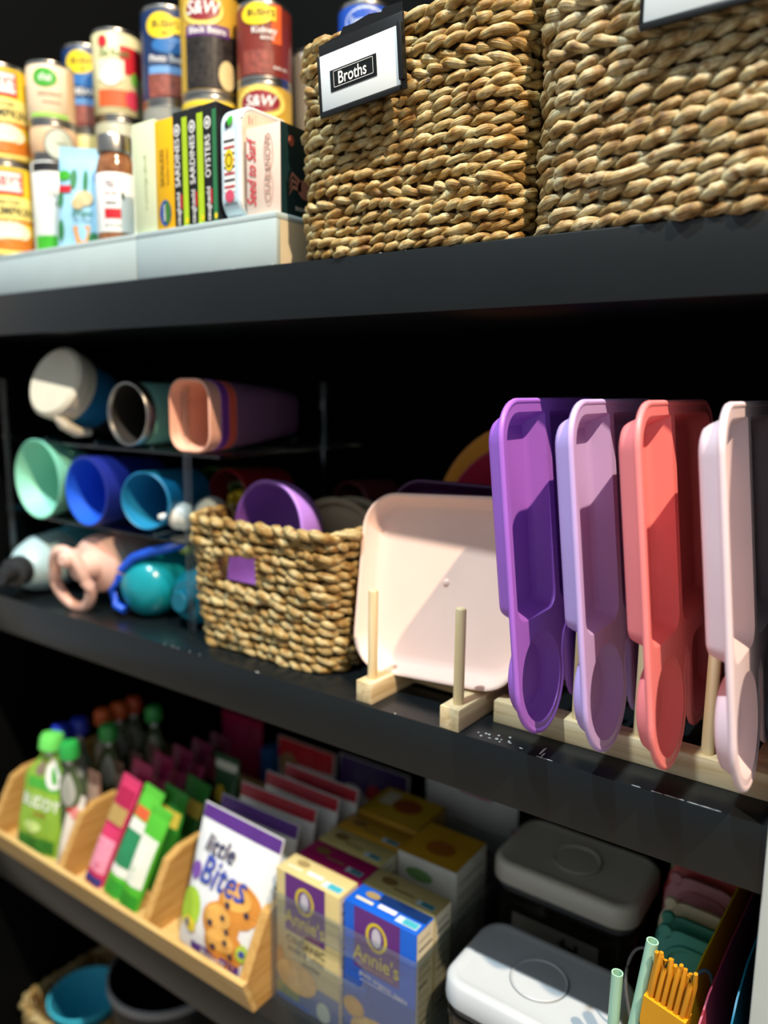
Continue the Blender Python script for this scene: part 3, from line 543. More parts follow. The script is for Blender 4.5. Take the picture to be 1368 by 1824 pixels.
# ================================================================ MIDDLE SHELF LEFT: TUMBLERS IN A CLEAR RACK
t = thing('bottle_rack', 'clear acrylic three tier bottle rack full of lying cups', 'rack', (-.86, .04, S2T)); RW = .225
for z, xe in ((.108, .168), (.213, RW)):
    MB().box(-RW, xe, 0, .26, z, z + .004, .001).build('tier_plate', CLEAR, t)
    for k in range(4): MB().tube([(-RW + .002 + k * .1105, .001, z + .0065), (-RW + .002 + k * .1105, .255, z + .0065)], .0028, 8).build('cradle_ridge', CLEAR, t)
for sx in (-RW + .004, .164):
    for y in (.003, .25): MB().box(sx - .004, sx + .004, y, y + .007, 0, .30, .0012).build('upright', CLEAR, t)
LAY = Matrix.Rotation(-math.pi / 2, 4, 'X')
def cup(name, label, x, y, z, r0, r1, L, out, inn, rot=(0, 0, 0), w=.0025, rim=None, group=None, cat='cup', lid=None):
    t = thing(name, label, cat, (x, y, z), rot, group); mo = M(out, .4, var=.04); mi = M(inn, .5, var=.04)
    MB().lathe([(r0 - w * .6, 0), (r0, .0012), (r0 * .7 + r1 * .3, L * .4), (r1, L - .004), (r1 - .004, L), (0, L)], 36, LAY, cap=False).build('cup_body', mo, t)
    MB().lathe([(r0 - w * .6, 0), (r0 - w, .001), (r1 - w, L - .008), (r1 - w - .004, L - .005), (0, L - .005)], 36, LAY, cap=False).build('cup_interior', mi, t)
    if rim: MB().lathe([(r0 - w - .0005, .002), (r0 - w * .8, -.001), (r0, -.0015), (r0 + .0012, .001), (r0 + .0012, .010), (r0, .0115)], 36, LAY, cap=False).build('steel_rim', STEEL, t)
    return t
Y0 = .030; T2 = S2T + .112; T3 = S2T + .217
# upper tier
t = cup('tumbler', 'steel rimmed mint tumbler lying on the upper rack tier', -.779, Y0, T3 + .042, .0375, .034, .15, '#7fbfae', '#2a2622', rim=True)
def sqcup(label, x, y, z, s, L, out, inn):
    t = thing('square_cup', label, 'cup', (x, y, z), (0, 0, 0), 'nested square cups on the upper tier')
    lp = lambda h, yy: [(u, yy, v) for u, v in rrect(-h * .82, h * .82, -h, h, h * .55, 7)]
    MB().loft([lp(s - .002, 0), lp(s, .001), lp(s * .86, L * .55), lp(s * .72, L - .003), lp(s * .66, L)], cap0=False).build('cup_body', M(out, .45, var=.04), t, 40)
    MB().loft([lp(s - .002, 0), lp(s - .003, .002), lp(s * .86 - .003, L * .55), lp(s * .7, L - .006)], cap0=False).build('cup_interior', M(inn, .5, var=.04), t, 40)
for k, (lab, o_, i_) in enumerate((('blush pink square cup, frontmost of the nested stack', '#eeb49c', '#e9ac90'), ('violet square cup nested second behind the blush one', '#7a3f9a', '#5a2f76'), ('coral square cup nested third in the lying stack', '#e0644c', '#b8503c'), ('mauve square cup, last of the nested lying stack', '#7c5a78', '#6a4c66'))):
    sqcup(lab, -.672, Y0 + .012 * k + (.006 if k else 0), T3 + .043, .041 - .0008 * k, .105 + .004 * k, o_, i_)
t = thing('tumbler', 'blue tumbler with cream lid tilted on the upper rack tier', 'tumbler', (-.925, .032, T3 + .078), (-20, 0, 6))
CRM = M('#d8d2bd', .45, var=.04)
MB().lathe([(0, -.006), (.042, -.006), (.047, -.002), (.047, .012), (.045, .014), (.045, .024), (.041, .026)], 36, LAY).build('lid', CRM, t)
MB().lathe([(.040, .024), (.041, .03), (.040, .06), (.036, .12), (.033, .124), (0, .124)], 36, LAY).build('tumbler_body', M('#1f6f9e', .35), t)
MB().lathe([(.0405, .064), (.0412, .0645), (.0380, .115), (.037, .116)], 36, LAY, cap=False).build('black_sleeve', M('#141618', .5), t)
MB().tube([(.012, .004, -.043), (.018, .012, -.052), (.022, .03, -.056), (.022, .05, -.050)], [.007, .0075, .007, .005], 10).build('spout_flap', CRM, t, 60)
# middle tier
t = cup('bowl', 'mint green bowl lying on its side, leftmost on the middle tier', -.975, Y0 - .004, T2 + .0545, .054, .034, .075, '#7fd0b4', '#93dfc3', cat='bowl')
MB().lathe([(.003, .066), (.003, .0685), (0, .069)], 12, LAY @ Matrix.Rotation(math.pi, 4, 'X') @ Matrix.Translation((0, 0, -.136))).build('centre_nub', M('#7fd0b4', .4), t)
cup('cup', 'bright blue cup lying beside the mint bowl', -.872, Y0, T2 + .046, .0455, .036, .11, '#1d2a86', '#1f62e0', w=.004)
cup('cup', 'teal blue cup lying tilted on the middle tier', -.770, Y0 + .012, T2 + .042, .036, .031, .10, '#1478a8', '#1f86b4', rot=(0, 0, 14))
cup('cup', 'dark red cup lying behind the teal blue cup', -.730, Y0 + .110, T2 + .040, .036, .030, .10, '#a8202a', '#7c1820')
def blob(name, label, loc, sc, col, cat, rot=(0, 0, 0), stem=None):
    t = thing(name, label, cat, loc, rot); a, b, c = sc; n = 24
    MB().lathe([(0, -c), (a * .8, -c), (a, -c * .7), (a, c * .1), (a * .92, c * .55), (a * .6, c * .92), (0, c)], n).build('cap_body', M(col, .4, var=.04), t)
    MB().lathe([(a * 1.001, -c * .6), (a * 1.06, -c * .55), (a * 1.06, -c * .2), (a * 1.001, -c * .15)], n, cap=False).build('grip_band', M(col, .5, var=.04), t)
    if stem: MB().lathe([(a * .3, c * .9), (a * .28, c * 1.5), (a * .18, c * 1.8), (0, c * 1.85)], 16).build('spout', M(stem, .4), t)
    return t
blob('sipper_top', 'small white bottle cap beside the small basket', (-.742, .072, T2 + .022), (.016, 0, .014), '#e6e4d8', 'cap', (90, 0, -40), '#e6e4d8')
blob('sipper_top', 'grey blue bottle cap beside the white cap', (-.716, .100, T2 + .022), (.020, 0, .014), '#7fa2ae', 'cap', (70, 0, 20))
blob('sipper_top', 'yellow cap among the pale caps on the middle tier', (-.706, .140, T2 + .034), (.017, 0, .014), '#e2bb1e', 'cap', (60, 20, 0), '#e2bb1e')
blob('sipper_top', 'pale round cap left of the purple bowl', (-.702, .085, T2 + .030), (.018, 0, .018), '#b9c4c0', 'cap', (80, 0, 30))
cup('cup', 'leaf green cup lying at the back of the middle tier', -.79, .17, T2 + .038, .034, .03, .09, '#5d7a2c', '#47601f')
cup('cup', 'pale green and white cup lying behind the purple bowl', -.745, .17, T2 + .030, .026, .03, .09, '#9aa878', '#7a865c')
# shelf tier: bottles
t = thing('water_bottle', 'pale blue and white water bottle with dark cap lying at far left', 'bottle', (-.985, -.020, S2T + .0415), (0, 0, 22))
B = M('#b4d2d6', .3, var=.15, scale=50); 
MB().lathe([(.019, .030), (.024, .034), (.034, .052), (.040, .075), (.040, .15)], 32, LAY, cap=False).build('bottle_body', B, t)
MB().lathe([(.0402, .11), (.0408, .112), (.0408, .20), (.036, .205), (0, .205)], 32, LAY).build('blue_sleeve', M('#5fb8cf', .4), t)
MB().lathe([(0, -.012), (.011, -.012), (.012, -.008), (.012, .012), (.02, .016), (.021, .030), (.02, .034)], 28, LAY).build('cap', M('#2a2c2e', .35), t)
t = thing('sippy_cup', 'blush pink sippy cup lid with loop handle lying on the shelf', 'cup', (-.882, .045, S2T + .058), (0, 0, 12)); PK = M('#f2c4b2', .42, var=.03)
MB().lathe([(.010, -.030), (.016, -.028), (.020, -.008), (.036, .0), (.039, .008), (.039, .022), (.036, .024), (.036, .12), (.030, .13), (0, .13)], 32, LAY).build('cup_body', PK, t)
lpH = [(-.012 + .030 * math.sin(a) * (.8 if math.cos(a) > 0 else 1), -.030 - .012 * math.cos(a), -.014 + .040 * math.cos(a)) for a in [2 * math.pi * i / 36 for i in range(36)]]
MB().tube([(x, y, z) for x, y, z in lpH], .0075, 10, closed=True).build('loop_handle', PK, t, 60)
MB().lathe([(.0115, -.03), (.0105, -.048), (.006, -.052), (0, -.052)], 20, Matrix.Translation((-.004, 0, .016)) @ LAY).build('spout', PK, t)
t = thing('water_bottle', 'glossy teal bottle with blue cap loop lying on the shelf', 'bottle', (-.792, .040, S2T + .040), (0, 0, 8)); TL = M('#1597a4', .22, var=.05)
MB().lathe([(0, -.004), (.022, -.002), (.034, .008), (.039, .022), (.039, .16), (.034, .165), (0, .165)], 36, LAY).build('bottle_body', TL, t)
MB().tube([(-.022, .000, .022), (-.004, .004, .040), (.016, .010, .048), (.034, .022, .052), (.046, .04, .056)], .006, 10).build('carry_loop', M('#1b55d2', .35), t, 60)
MB().tube([(-.032, .006, .012), (-.042, .002, -.008), (-.034, .0, -.024), (-.020, .0, -.030)], .0055, 10).build('strap_end', M('#1b55d2', .35), t, 60)
t = thing('water_bottle', 'clear teal bottle half hidden behind the small basket', 'bottle', (-.716, .055, S2T + .036), (0, 0, 4))
MB().lathe([(0, 0), (.024, .002), (.033, .012), (.035, .03), (.035, .15), (0, .155)], 32, LAY).build('bottle_body', M('#0f7f92', .12, var=.1), t)
MB().lathe([(0, -.012), (.012, -.012), (.014, -.008), (.014, .003)], 20, LAY).build('cap', M('#0c6a80', .3), t)
blob('sipper_top', 'small lime green cap between the teal bottles', (-.755, .090, S2T + .092), (.010, 0, .008), '#9fb84a', 'cap', (80, 0, 0))
# ---- contents of the small basket
def deep_bowl(name, label, loc, rot, W, H, r, depth, out, inn):
    t = thing(name, label, 'bowl', loc, rot); L = lambda d, y: [(u, y, v) for u, v in rrect(-W / 2 + d, W / 2 - d, d, H - d, r - d * .6, 10)]
    MB().loft([L(.0015, 0), L(0, .0015), L(0, .018), L(.006, depth * .6), L(.020, depth - .004), L(.026, depth)], cap0=False).build('bowl_body', M(out, .45, var=.04), t, 40)
    MB().loft([L(.0015, 0), L(.004, .001), L(.009, depth * .6), L(.024, depth - .006)], cap0=False).build('bowl_interior', M(inn, .5, var=.04), t, 40)
    return t
deep_bowl('purple_bowl', 'purple bowl standing on edge inside the small basket', (-.602, .052, S2T + .020), (-7, 5, -10), .124, .172, .055, .055, '#bb86e2', '#8250a8')
for k, (lab, xo, col) in enumerate((('beige round lid behind the purple bowl', 0, '#c4b694'), ('greyish beige lid, rearmost in the small basket', .012, '#b0a58a'))):
    t = thing('bowl_cover', lab, 'lid', (-.548 + xo, .130 + .018 * k, S2T + .036), (-4, 0, 8)); R_ = .066
    MB().lathe([(0, -.008), (R_ * .86, -.008), (R_ * .9, -.004), (R_, 0), (R_, .003), (R_ * .9, .001), (R_ * .85, -.005), (0, -.005)], 44, Matrix.Translation((0, 0, R_)) @ Matrix.Rotation(math.pi / 2, 4, 'X')).build('lid_disc', M(col, .5), t)
    MB().tube([(R_ * .98 * math.cos(a * math.pi / 20), 0, R_ + R_ * .98 * math.sin(a * math.pi / 20)) for a in range(40)], .002, 6, closed=True).build('rim_edge', M(col, .5), t, 60)
cup('cup', 'dusty rose cup lying at the very back behind the small basket', -.62, .255, S2T + .14, .03, .026, .09, '#8a3f46', '#6a3036')
# ================================================================ LOWER SHELF: BAMBOO ORGANIZER
OX0, OX1 = -1.090, -.5535
t = thing('snack_organizer', 'bamboo desktop organizer with three open slots of snacks', 'organizer', (0, 0, S3T), (0, 0, 0))
prof = [(.003, 0), (-.013, .0435), (.022, .106), (.042, .114), (.215, .114), (.215, 0)]
YZX = lambda x: Matrix(((0, 0, 1, x), (1, 0, 0, 0), (0, 1, 0, 0), (0, 0, 0, 1)))
for nm, x in (('side_panel', OX0), ('divider', -.915), ('divider', -.734), ('side_panel', OX1 - .012)): MB().prism(prof, 0, .012, YZX(x)).build(nm, BAMBOOY, t, 0)
MB().prism([(.0035, .0), (-.0130, .044), (-.0205, .044), (-.004, .0)], OX0, OX1, YZX(0)).build('front_board', BAMBOO, t, 0)
MB().box(OX0 + .012, OX1 - .012, .004, .214, .014, .022).build('base_board', BAMBOO, t); MB().box(OX0, OX1, .215, .224, 0, .114, .001).build('back_board', BAMBOO, t)
ZB = S3T + .010
LG = M('#8fc23c', .3, var=.2, scale=25)
def squeeze(label, x, y, W, H, body, cap, items=(), rot=(0, 0, 0), cs=1.0):
    t = pouch('fruit_pouch', label, x, y, ZB, W, H, .026, M(body, .35, var=.12), items, rot, 'squeeze fruit pouches with twist caps', neck=.62)
    MB().lathe([(.0055, H - .004), (.0055, H + .008)], 14).build('spout', WINK, t)
    MB().lathe([(.0125 * cs, H + .004), (.0145 * cs, H + .006), (.0145 * cs, H + .020), (.012 * cs, H + .026), (.006 * cs, H + .028), (0, H + .028)], 20).build('cap', M(cap, .3), t)
    return t
squeeze('lime green fruit pouch with pale green cap, front of the organizer', -1.040, .046, .088, .138, '#8fb83a', '#6fdc62', [('rect', M('#4fae3a', .4), 0, -.030, .088, .030, .102), ('disc', M('#f2f0ea', .5), 1, .020, .112, .017, .020), ('disc', M('#8c7a6a', .5), 1, -.012, .115, .012, .010), ('disc', GRN, 2, .022, .110, .006, .012), ('text', WINK, 1, 'BUDDY', .002, .070, .021), ('text', M('#a03a2a', .5), 1, 'fruits', .006, .056, .010), ('disc', M('#cfe88a', .5), 1, -.006, .038, .016, .008), ('rect', M('#3f8a34', .4), 0, -.036, .004, .036, .024)], rot=(-10, 3, 12), cs=1.25)
caps = [(-.986, .072, '#2fa84a', 'second column by the divider'), (-1.048, .098, '#2436b0', 'first blue cap'), (-1.046, .128, '#2436b0', 'second blue cap'), (-.990, .142, '#3aa04a', 'mid row by the divider'), (-1.046, .172, '#d8622a', 'nearest orange cap'), (-1.046, .202, '#d8622a', 'middle orange cap'), (-1.046, .231, '#c8502a', 'rearmost orange cap'), (-.990, .228, '#3aa04a', 'rearmost by the divider')]
nm = {'#2fa84a': 'green', '#2436b0': 'blue', '#3aa04a': 'green', '#d8622a': 'orange', '#c8502a': 'rust'}
for x, y, c, w in caps: squeeze('fruit pouch with %s twist cap, %s' % (nm[c], w), x, y, .058, .138, '#4c5a34' if x > -1.0 else '#57624a', c, [('disc', M('#b8b6a6', .5), 1, .004, .100, .018, .022)])
for k in range(4): pouch('snack_packet', ('brown pink snack packet beside the divider, %s' % ('nearest', 'second from the front', 'third from the front', 'rearmost')[k]), -.967, .098 + .044 * k if k < 1 else .105 + .034 * k, ZB, .030, .118, .018, M('#8a6a5c', .45, var=.3, scale=70), [('rect', M('#c8a894', .5), 0, -.012, .07, .012, .10)], (0, 0, 0), 'snack packets along the divider')
pouch('snack_packet', 'red and white snack packet at the front by the divider', -.972, .044, ZB, .034, .100, .016, M('#e9dccb', .45), [('rect', RED, 0, -.015, .072, .004, .090), ('disc', M('#e88a80', .5), 1, .004, .076, .008, .008)], (-14, 4, 0))
# slot two: bars
def bar(label, x, y, rot, body, bands, H=.142, W=.036):
    t = pouch('snack_bar', label, x, y, ZB, W, H, .015, M(body, .35, var=.08), [('rect', M(c, .4), k % 2, -W / 2 + .003, a, W / 2 - .003, b) for k, (c, a, b) in enumerate(bands)], rot, 'wrapped snack bars in the middle slot', sealmat=M(body, .4), seal=.008)
bar('pink and crimson snack bar leaning at the front of the middle slot', -.905, .048, (-20, 12, 6), '#d83a6a', [('#b01f4c', .078, .128), ('#b99a5a', .082, .104), ('#f49ab4', .018, .062), ('#3a3f8a', .002, .012)])
bar('white and green snack bar beside the pink bar', -.862, .048, (-20, 14, 6), '#5ec83c', [('#f1efe6', .028, .100), ('#2c8a5a', .040, .086), ('#e0643a', .102, .116), ('#3aa83a', .004, .022)])
bar('bright green snack bar next to the second divider', -.823, .044, (-18, 12, 4), '#57c235', [('#eef0e0', .030, .092), ('#38a034', .004, .02)], .128)
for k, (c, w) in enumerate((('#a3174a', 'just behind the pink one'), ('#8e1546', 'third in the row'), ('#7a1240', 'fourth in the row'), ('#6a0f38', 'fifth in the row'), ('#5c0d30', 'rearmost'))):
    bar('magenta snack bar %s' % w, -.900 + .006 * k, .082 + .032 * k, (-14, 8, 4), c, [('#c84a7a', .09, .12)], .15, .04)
for k, (c, w) in enumerate((('#2f8a2c', 'nearest of the back pair'), ('#27742a', 'rear of the back pair'))): bar('dark green snack bar, %s' % w, -.828 + .006 * k, .088 + .035 * k, (-12, 10, 4), c, [('#d8c04a', .09, .11)], .135, .044)
pouch('snack_bag', 'dark green and yellow snack bag behind the magenta bars', -.790, .190, ZB, .050, .150, .03, M('#1f4a28', .4, var=.2), [('disc', M('#d8c030', .45), 0, -.004, .10, .01, .012), ('rect', M('#c8c8b0', .5), 0, -.022, .132, .022, .142)], (-4, 0, 0))
pouch('snack_bag', 'crimson snack bag standing deep behind the organizer', -.865, .290, S3T, .09, .165, .03, M('#a01a4c', .4, var=.2), [], (0, 0, 0), sealmat=M('#a81a4a', .4))
carton('snack_box', 'small blue box behind the green snack bag', -.808, .300, S3T, .026, .03, .125, M('#2a66a8', .45))
# slot three: muffin bags
def muffin(u, v, r): return [('disc', M('#d9903a', .45), 1, u, v, r, r * .78), ('disc', M('#efb45a', .45), 2, u - r * .15, v + r * .22, r * .72, r * .42), ('disc', M('#3c3248', .45), 3, u + r * .1, v + r * .25, r * .13, r * .11), ('disc', M('#3c3248', .45), 3, u - r * .45, v - r * .1, r * .14, r * .12), ('disc', M('#3c3248', .45), 3, u + r * .45, v - r * .15, r * .13, r * .11)]
def mbag(label, x, y, top, full, rot, H=.160, W=.128):
    it = [('rect', M(top, .4), 0, -W / 2 + .001, H * .90, W / 2 - .001, H - .001)]
    if full:
        BL = M('#3a4fae', .45); NV = M('#2a2c5a', .45)
        it += [('text', NV, 4, 'little', -.020, .122, .028, 0, .25), ('text', BL, 4, 'Bites', -.004, .094, .044, 0, .2, .85)] + muffin(.028, .076, .031) + muffin(.008, .050, .029) + muffin(.018, .026, .030)
        it += [('disc', M('#a9cf3a', .45), 1, -.044, .046, .018, .024), ('disc', M('#e9d23a', .45), 2, -.040, .030, .012, .009), ('disc', M('#7a4fa8', .45), 2, -.048, .088, .008, .010), ('disc', M('#4a5aa0', .45), 3, -.044, .030, .004, .005), ('disc', M('#b4cf4a', .45), 3, .046, .030, .008, .010), ('disc', BL, 4, .046, .030, .004, .004), ('rect', M('#5a3a90', .45), 1, -.034, .004, .044, .013), ('text', WINK, 5, 'blueberry', .004, .0085, .010)]
    else: it += [('text', M('#3a3f6a', .5), 1, 'little', -.02, .125, .022, 0, .2)]
    pouch('muffin_bag', label, x, y, ZB, W, H, .034, M('#f0f2f2' if full else '#d9d9d4', .32, var=.03), it, rot, 'bags of small muffins in the right slot')
mbag('white muffin bag with purple top and orange muffins, frontmost', -.655, .048, '#5a2f86', True, (-13, 5, 3))
mbag('white muffin bag with purple top just behind the front one', -.652, .086, '#5a2f86', False, (-12, 2, 3), .156)
mbag('white muffin bag with red top, third in the right slot', -.648, .122, '#a81e2e', False, (-12, 0, 2), .158)
mbag('white muffin bag with red top, fourth in the right slot', -.640, .158, '#a81e2e', False, (-12, 0, 0), .160)
mbag('white muffin bag with red top, rearmost in the right slot', -.632, .194, '#a81e2e', False, (-10, 0, 0), .160)
pouch('snack_bag', 'tall white bag with red top standing against the back wall', -.735, .298, S3T, .115, .150, .04, M('#e2ddd2', .4, var=.1), [('rect', M('#d8242c', .4), 0, -.055, .118, .055, .149), ('disc', M('#b8895a', .5), 1, -.03, .112, .018, .018), ('rect', M('#b82a2e', .4), 1, -.02, .060, .05, .072)], cat='bag')
pouch('snack_bag', 'tall white bag with dark purple top by the back wall', -.612, .305, S3T, .125, .152, .04, M('#dcd8ce', .4, var=.1), [('rect', M('#452a66', .4), 0, -.06, .104, .06, .151), ('disc', M('#c8242e', .4), 1, .008, .112, .013, .012), ('disc', M('#dcd8ce', .4), 1, -.03, .098, .022, .018), ('disc', M('#dcd8ce', .4), 1, .04, .096, .02, .014), ('rect', M('#b88a6a', .5), 1, -.03, .07, .03, .078)], cat='bag')
# everything in the slots stands on the organizer's raised floor board
for o in list(COL.objects):
    if o.parent is None and abs(o.location.z - ZB) < 1e-6 and 'category' in o:
        o.location = (o.location.x * .96, o.location.y * .96 - .036, S3T + .0225); o.scale = (.96, .96, 1.06)
# ================================================================ CLEAR BIN WITH PASTA BOXES
BX0, BX1, BY0, BY1 = -.5525, -.356, .024, .275
t = thing('clear_bin', 'clear acrylic bin holding the pasta boxes', 'bin', ((BX0 + BX1) / 2, BY0, S3T)); w = (BX1 - BX0) / 2; HB = .136
front = [(-w, 0), (w, 0), (w, HB), (-w, HB)]
curve_plate([front, rrect(-.050, .034, .074, .106, .012, 6)], .003, 'front_wall', HAZY, t, Matrix.Translation((0, .0015, 0)) @ Matrix.Rotation(math.pi / 2, 4, 'X'))
MB().tube([(u, .0, v) for u, v in rrect(-.050, .034, .074, .106, .012, 6)], .0016, 6, closed=True).build('handle_slot_edge', CLEAR, t, 60)
for s in (-1, 1): MB().box(s * (w - .0015) - .0015, s * (w - .0015) + .0015, .003, BY1 - BY0, 0, HB, .0005).build('side_wall', CLEAR, t)
MB().box(-w, w, BY1 - BY0 - .003, BY1 - BY0, 0, HB).build('back_wall', CLEAR, t); MB().box(-w + .003, w - .003, .003, BY1 - BY0 - .003, 0, .003).build('base', CLEAR, t)
rimp = [(-w, .0), (w, .0), (w, BY1 - BY0), (-w, BY1 - BY0)]
MB().tube([(x, y, HB) for x, y in rrect(-w, w, 0, BY1 - BY0, .006, 4)], .0022, 6, closed=True).build('rolled_rim', CLEAR, t, 60)
ZP = S3T + .0035; PW, PD, PH = .0915, .0325, .160
TAN = '#dcc88a'; VIO = M('#6b2f86', .45, var=.04); GOLD = M('#ecd22c', .45)
def pasta(label, x, y, base, top, front=True, kind=0, toplab=True):
    W, D, H = PW, PD, PH; F = []; T = []; R = []
    if front:
        F = [('rect', VIO, 0, .014, .090, .072, H - .0005), ('ring', GOLD, 1, .043, .134, .0135, .0165, .0035), ('disc', M('#d9d2dc', .5), 1, .043, .134, .006, .011), ('text', GOLD, 2, "Annie's", .043, .107, .0235, 0, 0, .85), ('text', M('#c48a6a', .5), 2, 'HOMEGROWN', .043, .0955, .0065)]
        pasta_ = M('#e6b95e', .5, var=.2, scale=90)
        if kind == 0:
            F += [('text', M('#5a5236', .5), 1, 'ORGANIC', .044, .080, .0125), ('text', M('#5a5236', .5), 1, 'shells & white', .044, .069, .0095), ('text', M('#5a5236', .5), 1, 'cheddar', .052, .058, .0085), ('disc', pasta_, 2, .030, .036, .030, .020), ('disc', M('#d99a3a', .5), 1, .006, .05, .006, .016), ('rect', M('#8a9a4a', .5), 1, 0, .004, .034, .022), ('rect', M('#5a6f9a', .5), 0, 0, 0, .0915, .036), ('disc', M('#c9cfb8', .5), 2, .070, .012, .010, .012), ('rect', M('#1f5fae', .45), 2, 0, 0, .05, .006)]
        else:
            F += [('text', WINK, 1, 'pure organic pasta', .052, .083, .0082, -6), ('rect', WINK, 1, .022, .0775, .082, .0785), ('disc', pasta_, 1, .046, .018, .036, .020), ('disc', M('#dca848', .5, var=.2), 1, .014, .040, .014, .012), ('disc', M('#d9ba78', .5), 2, .074, .026, .014, .010), ('rect', M('#2f58a8', .45), 0, 0, 0, .0915, .075)]
    if toplab:
        T = [('rect', M('#cfe4e6', .45), 1, .062, .004, .088, .014), ('rect', M('#49b4c4', .45), 2, .070, .005, .087, .013), ('rect', WINK, 0, .036, .010, .058, .016), ('disc', M('#a08a5a', .5), 1, .022, .022, .009, .005), ('rect', M('#e8e0c0', .5), 0, .008, .009, .030, .013)] if front else [('rect', M('#cfe4e6', .45), 1, .064, .004, .086, .012), ('rect', M('#3c8f9c', .45), 2, .070, .005, .085, .011), ('disc', M('#8a6a3a', .5), 1, .022, .018, .010, .006), ('rect', M('#8a7a4a', .5), 0, .032, .010, .058, .013)]
    R = [('rect', M('#f2ead0', .5), 0, .001, .001, D - .001, H - .001)] + [('rect', INK, 1, .004, .012 + .0105 * k, D - .004 - .004 * (k % 3), .0128 + .0105 * k + (.0012 if k % 4 == 0 else 0)) for k in range(14)]
    if kind == 1: T = [('rect', M('#0f2f66', .45), 0, .030, .018, .0905, .0315)] + T
    carton('pasta_box', label, x, y, ZP, W, D, H, M(base, .42, var=.04), F, R, T, rotz=-1.0, group='boxes of pasta in the clear bin')
pasta("tan Annie's pasta box with purple panel, front left in the bin", -.5025, .0455, TAN, 0, True, 0)
pasta("bright blue Annie's pasta box, front right in the bin", -.4065, .0465, '#1560d0', 0, True, 1)
pasta('tan pasta box directly behind the blue one', -.4060, .0805, '#c9b878', 0, False)
pasta('magenta pasta box behind the tan front box', -.5000, .0815, '#b01a62', 0, False)
pasta('pale yellow pasta box behind the magenta box', -.5000, .1165, '#cfc07a', 0, False)
pasta('mustard yellow pasta box in the third row on the left', -.5000, .1520, '#c99a2c', 0, False)
carton('pasta_box', 'white box with mustard top and green logo behind the tan box', -.4120, .165, ZP, .078, .072, PH + .006, M('#d2d0c4', .45), [('disc', M('#6f9a5a', .5), 0, .030, .146, .018, .008), ('poly', M('#b8862c', .5), 0, [(.002, .06), (.074, .06), (.002, .128)])], [('rect', M('#8a887c', .5), 0, .006, .02 + .016 * k, .062, .022 + .016 * k) for k in range(9)], [('rect', M('#d0a022', .45), 0, .001, .001, .077, .071), ('disc', M('#b0651f', .5), 1, .04, .03, .018, .014)], group='boxes of pasta in the clear bin')
carton('pasta_box', 'mustard box at the rear left of the bin', -.500, .212, ZP, .09, .07, PH + .002, M('#b98c26', .45), T=[('rect', M('#d0a82c', .45), 0, .002, .002, .088, .068), ('disc', M('#a8541f', .5), 1, .05, .04, .02, .016), ('rect', M('#d8d0b0', .5), 1, .01, .03, .03, .06)], group='boxes of pasta in the clear bin')
pouch('snack_bag', 'white bag with crimson stripe standing against the back wall', -.455, .312, S3T, .14, .168, .036, M('#e2e0da', .4, var=.06), [('poly', M('#c02a68', .4), 0, [(-.03, .167), (.02, .167), (.069, .125), (.069, .095)]), ('rect', M('#c07a8a', .5), 1, -.03, .085, .04, .092)], cat='bag')
pouch('coffee_bag', 'dark brown speckled bag leaning beside the back container', -.350, .335, S3T, .085, .150, .03, M('#3a2a20', .45, var=.8, scale=120), [('disc', M('#8a7058', .5), 1, .0, .128, .016, .01)], cat='bag')
# ================================================================ FOOD CONTAINERS
def pop(label, x, y, W, D, H, zlid, col, inside, rotz=0):
    t = thing('storage_container', label, 'container', (x, y, S3T), (0, 0, rotz)); L = lambda d, z, r=.026: [(u, v, z) for u, v in rrect(-W / 2 + d, W / 2 - d, -D / 2 + d, D / 2 - d, max(.006, r - d), 8)]
    LM = M(col, .38, var=.02); z1 = H; z0 = H - .026
    MB().loft([L(.004, z0), L(.0005, z0 + .002), L(0, z0 + .006), L(.001, z1 - .004), L(.004, z1 - .0008), L(.009, z1), L(.011, z1 - .0006), L(.014, z1 - .0014)]).build('lid', LM, t, 50)
    MB().loft([L(.0065, z0 - .009), L(.0055, z0 - .008), L(.0055, z0 - .001), L(.0065, z0)]).build('gasket', M('#5a5b5c', .3), t)
    MB().loft([L(.003, z0 - .014), L(.002, z0 - .013), L(.002, z0 - .010), L(.003, z0 - .009)]).build('collar', CLEARB, t)
    MB().lathe([(.0268, z1 - .0014), (.0272, z1 - .0002), (.0262, z1 + .0004), (.0252, z1 - .0002), (.0248, z1 - .0009), (0, z1 - .0007)], 48).build('push_button', LM, t)
    MB().lathe([(.0268, z1 - .0012), (.0276, z1 - .0008), (.0284, z1 - .0013)], 48, cap=False).build('button_groove', M('#8f9294', .5), t)
    body = [L(.010, .001, .022), L(.006, .004, .024), L(.004, z0 - .014, .024)]; inn = [L(.0065, z0 - .014, .022), L(.0085, .006, .022), L(.012, .004, .02)]
    MB().loft(body + inn).build('clear_body', CLEARB, t, 50)
    MB().loft([L(.012, .0045, .02), L(.0095, .008, .02), L(.0095, inside[1], .02), L(.013, inside[1] + .002, .02)]).build('contents', M(inside[0], .7, var=.45, scale=90, bump=.6), t)
    return t
pop('white push button container in front, lit along its front edge', -.250, .074, .162, .112, .140, 0, '#c6ccd0', ('#6a5a48', .095), rotz=-1)
t = pop('white push button container in the shade behind the front one', -.277, .236, .168, .115, .168, 0, '#e6dfce', ('#57524a', .120), rotz=-1)
decals(t, lambda u, v, h: (u, -.0575 - h, v), [('text', INK, 2, 'est', .012, .085, .040, 80), ('rect', M('#77746c', .6), 0, -.05, .03, .05, .115), ('text', M('#7a2430', .5), 2, 's', .026, .050, .03, 80)])
carton('snack_box', 'dark red patterned box standing beside the back container', -.171, .285, S3T, .026, .07, .166, M('#c02238', .45, var=.3, scale=60), [('rect', M('#c87a80', .5), 0, .004 , .02 + .018 * k, .012, .03 + .018 * k) for k in range(7)], [('rect', M('#b8333f', .5), 0, .02, .02, .03, .165)])
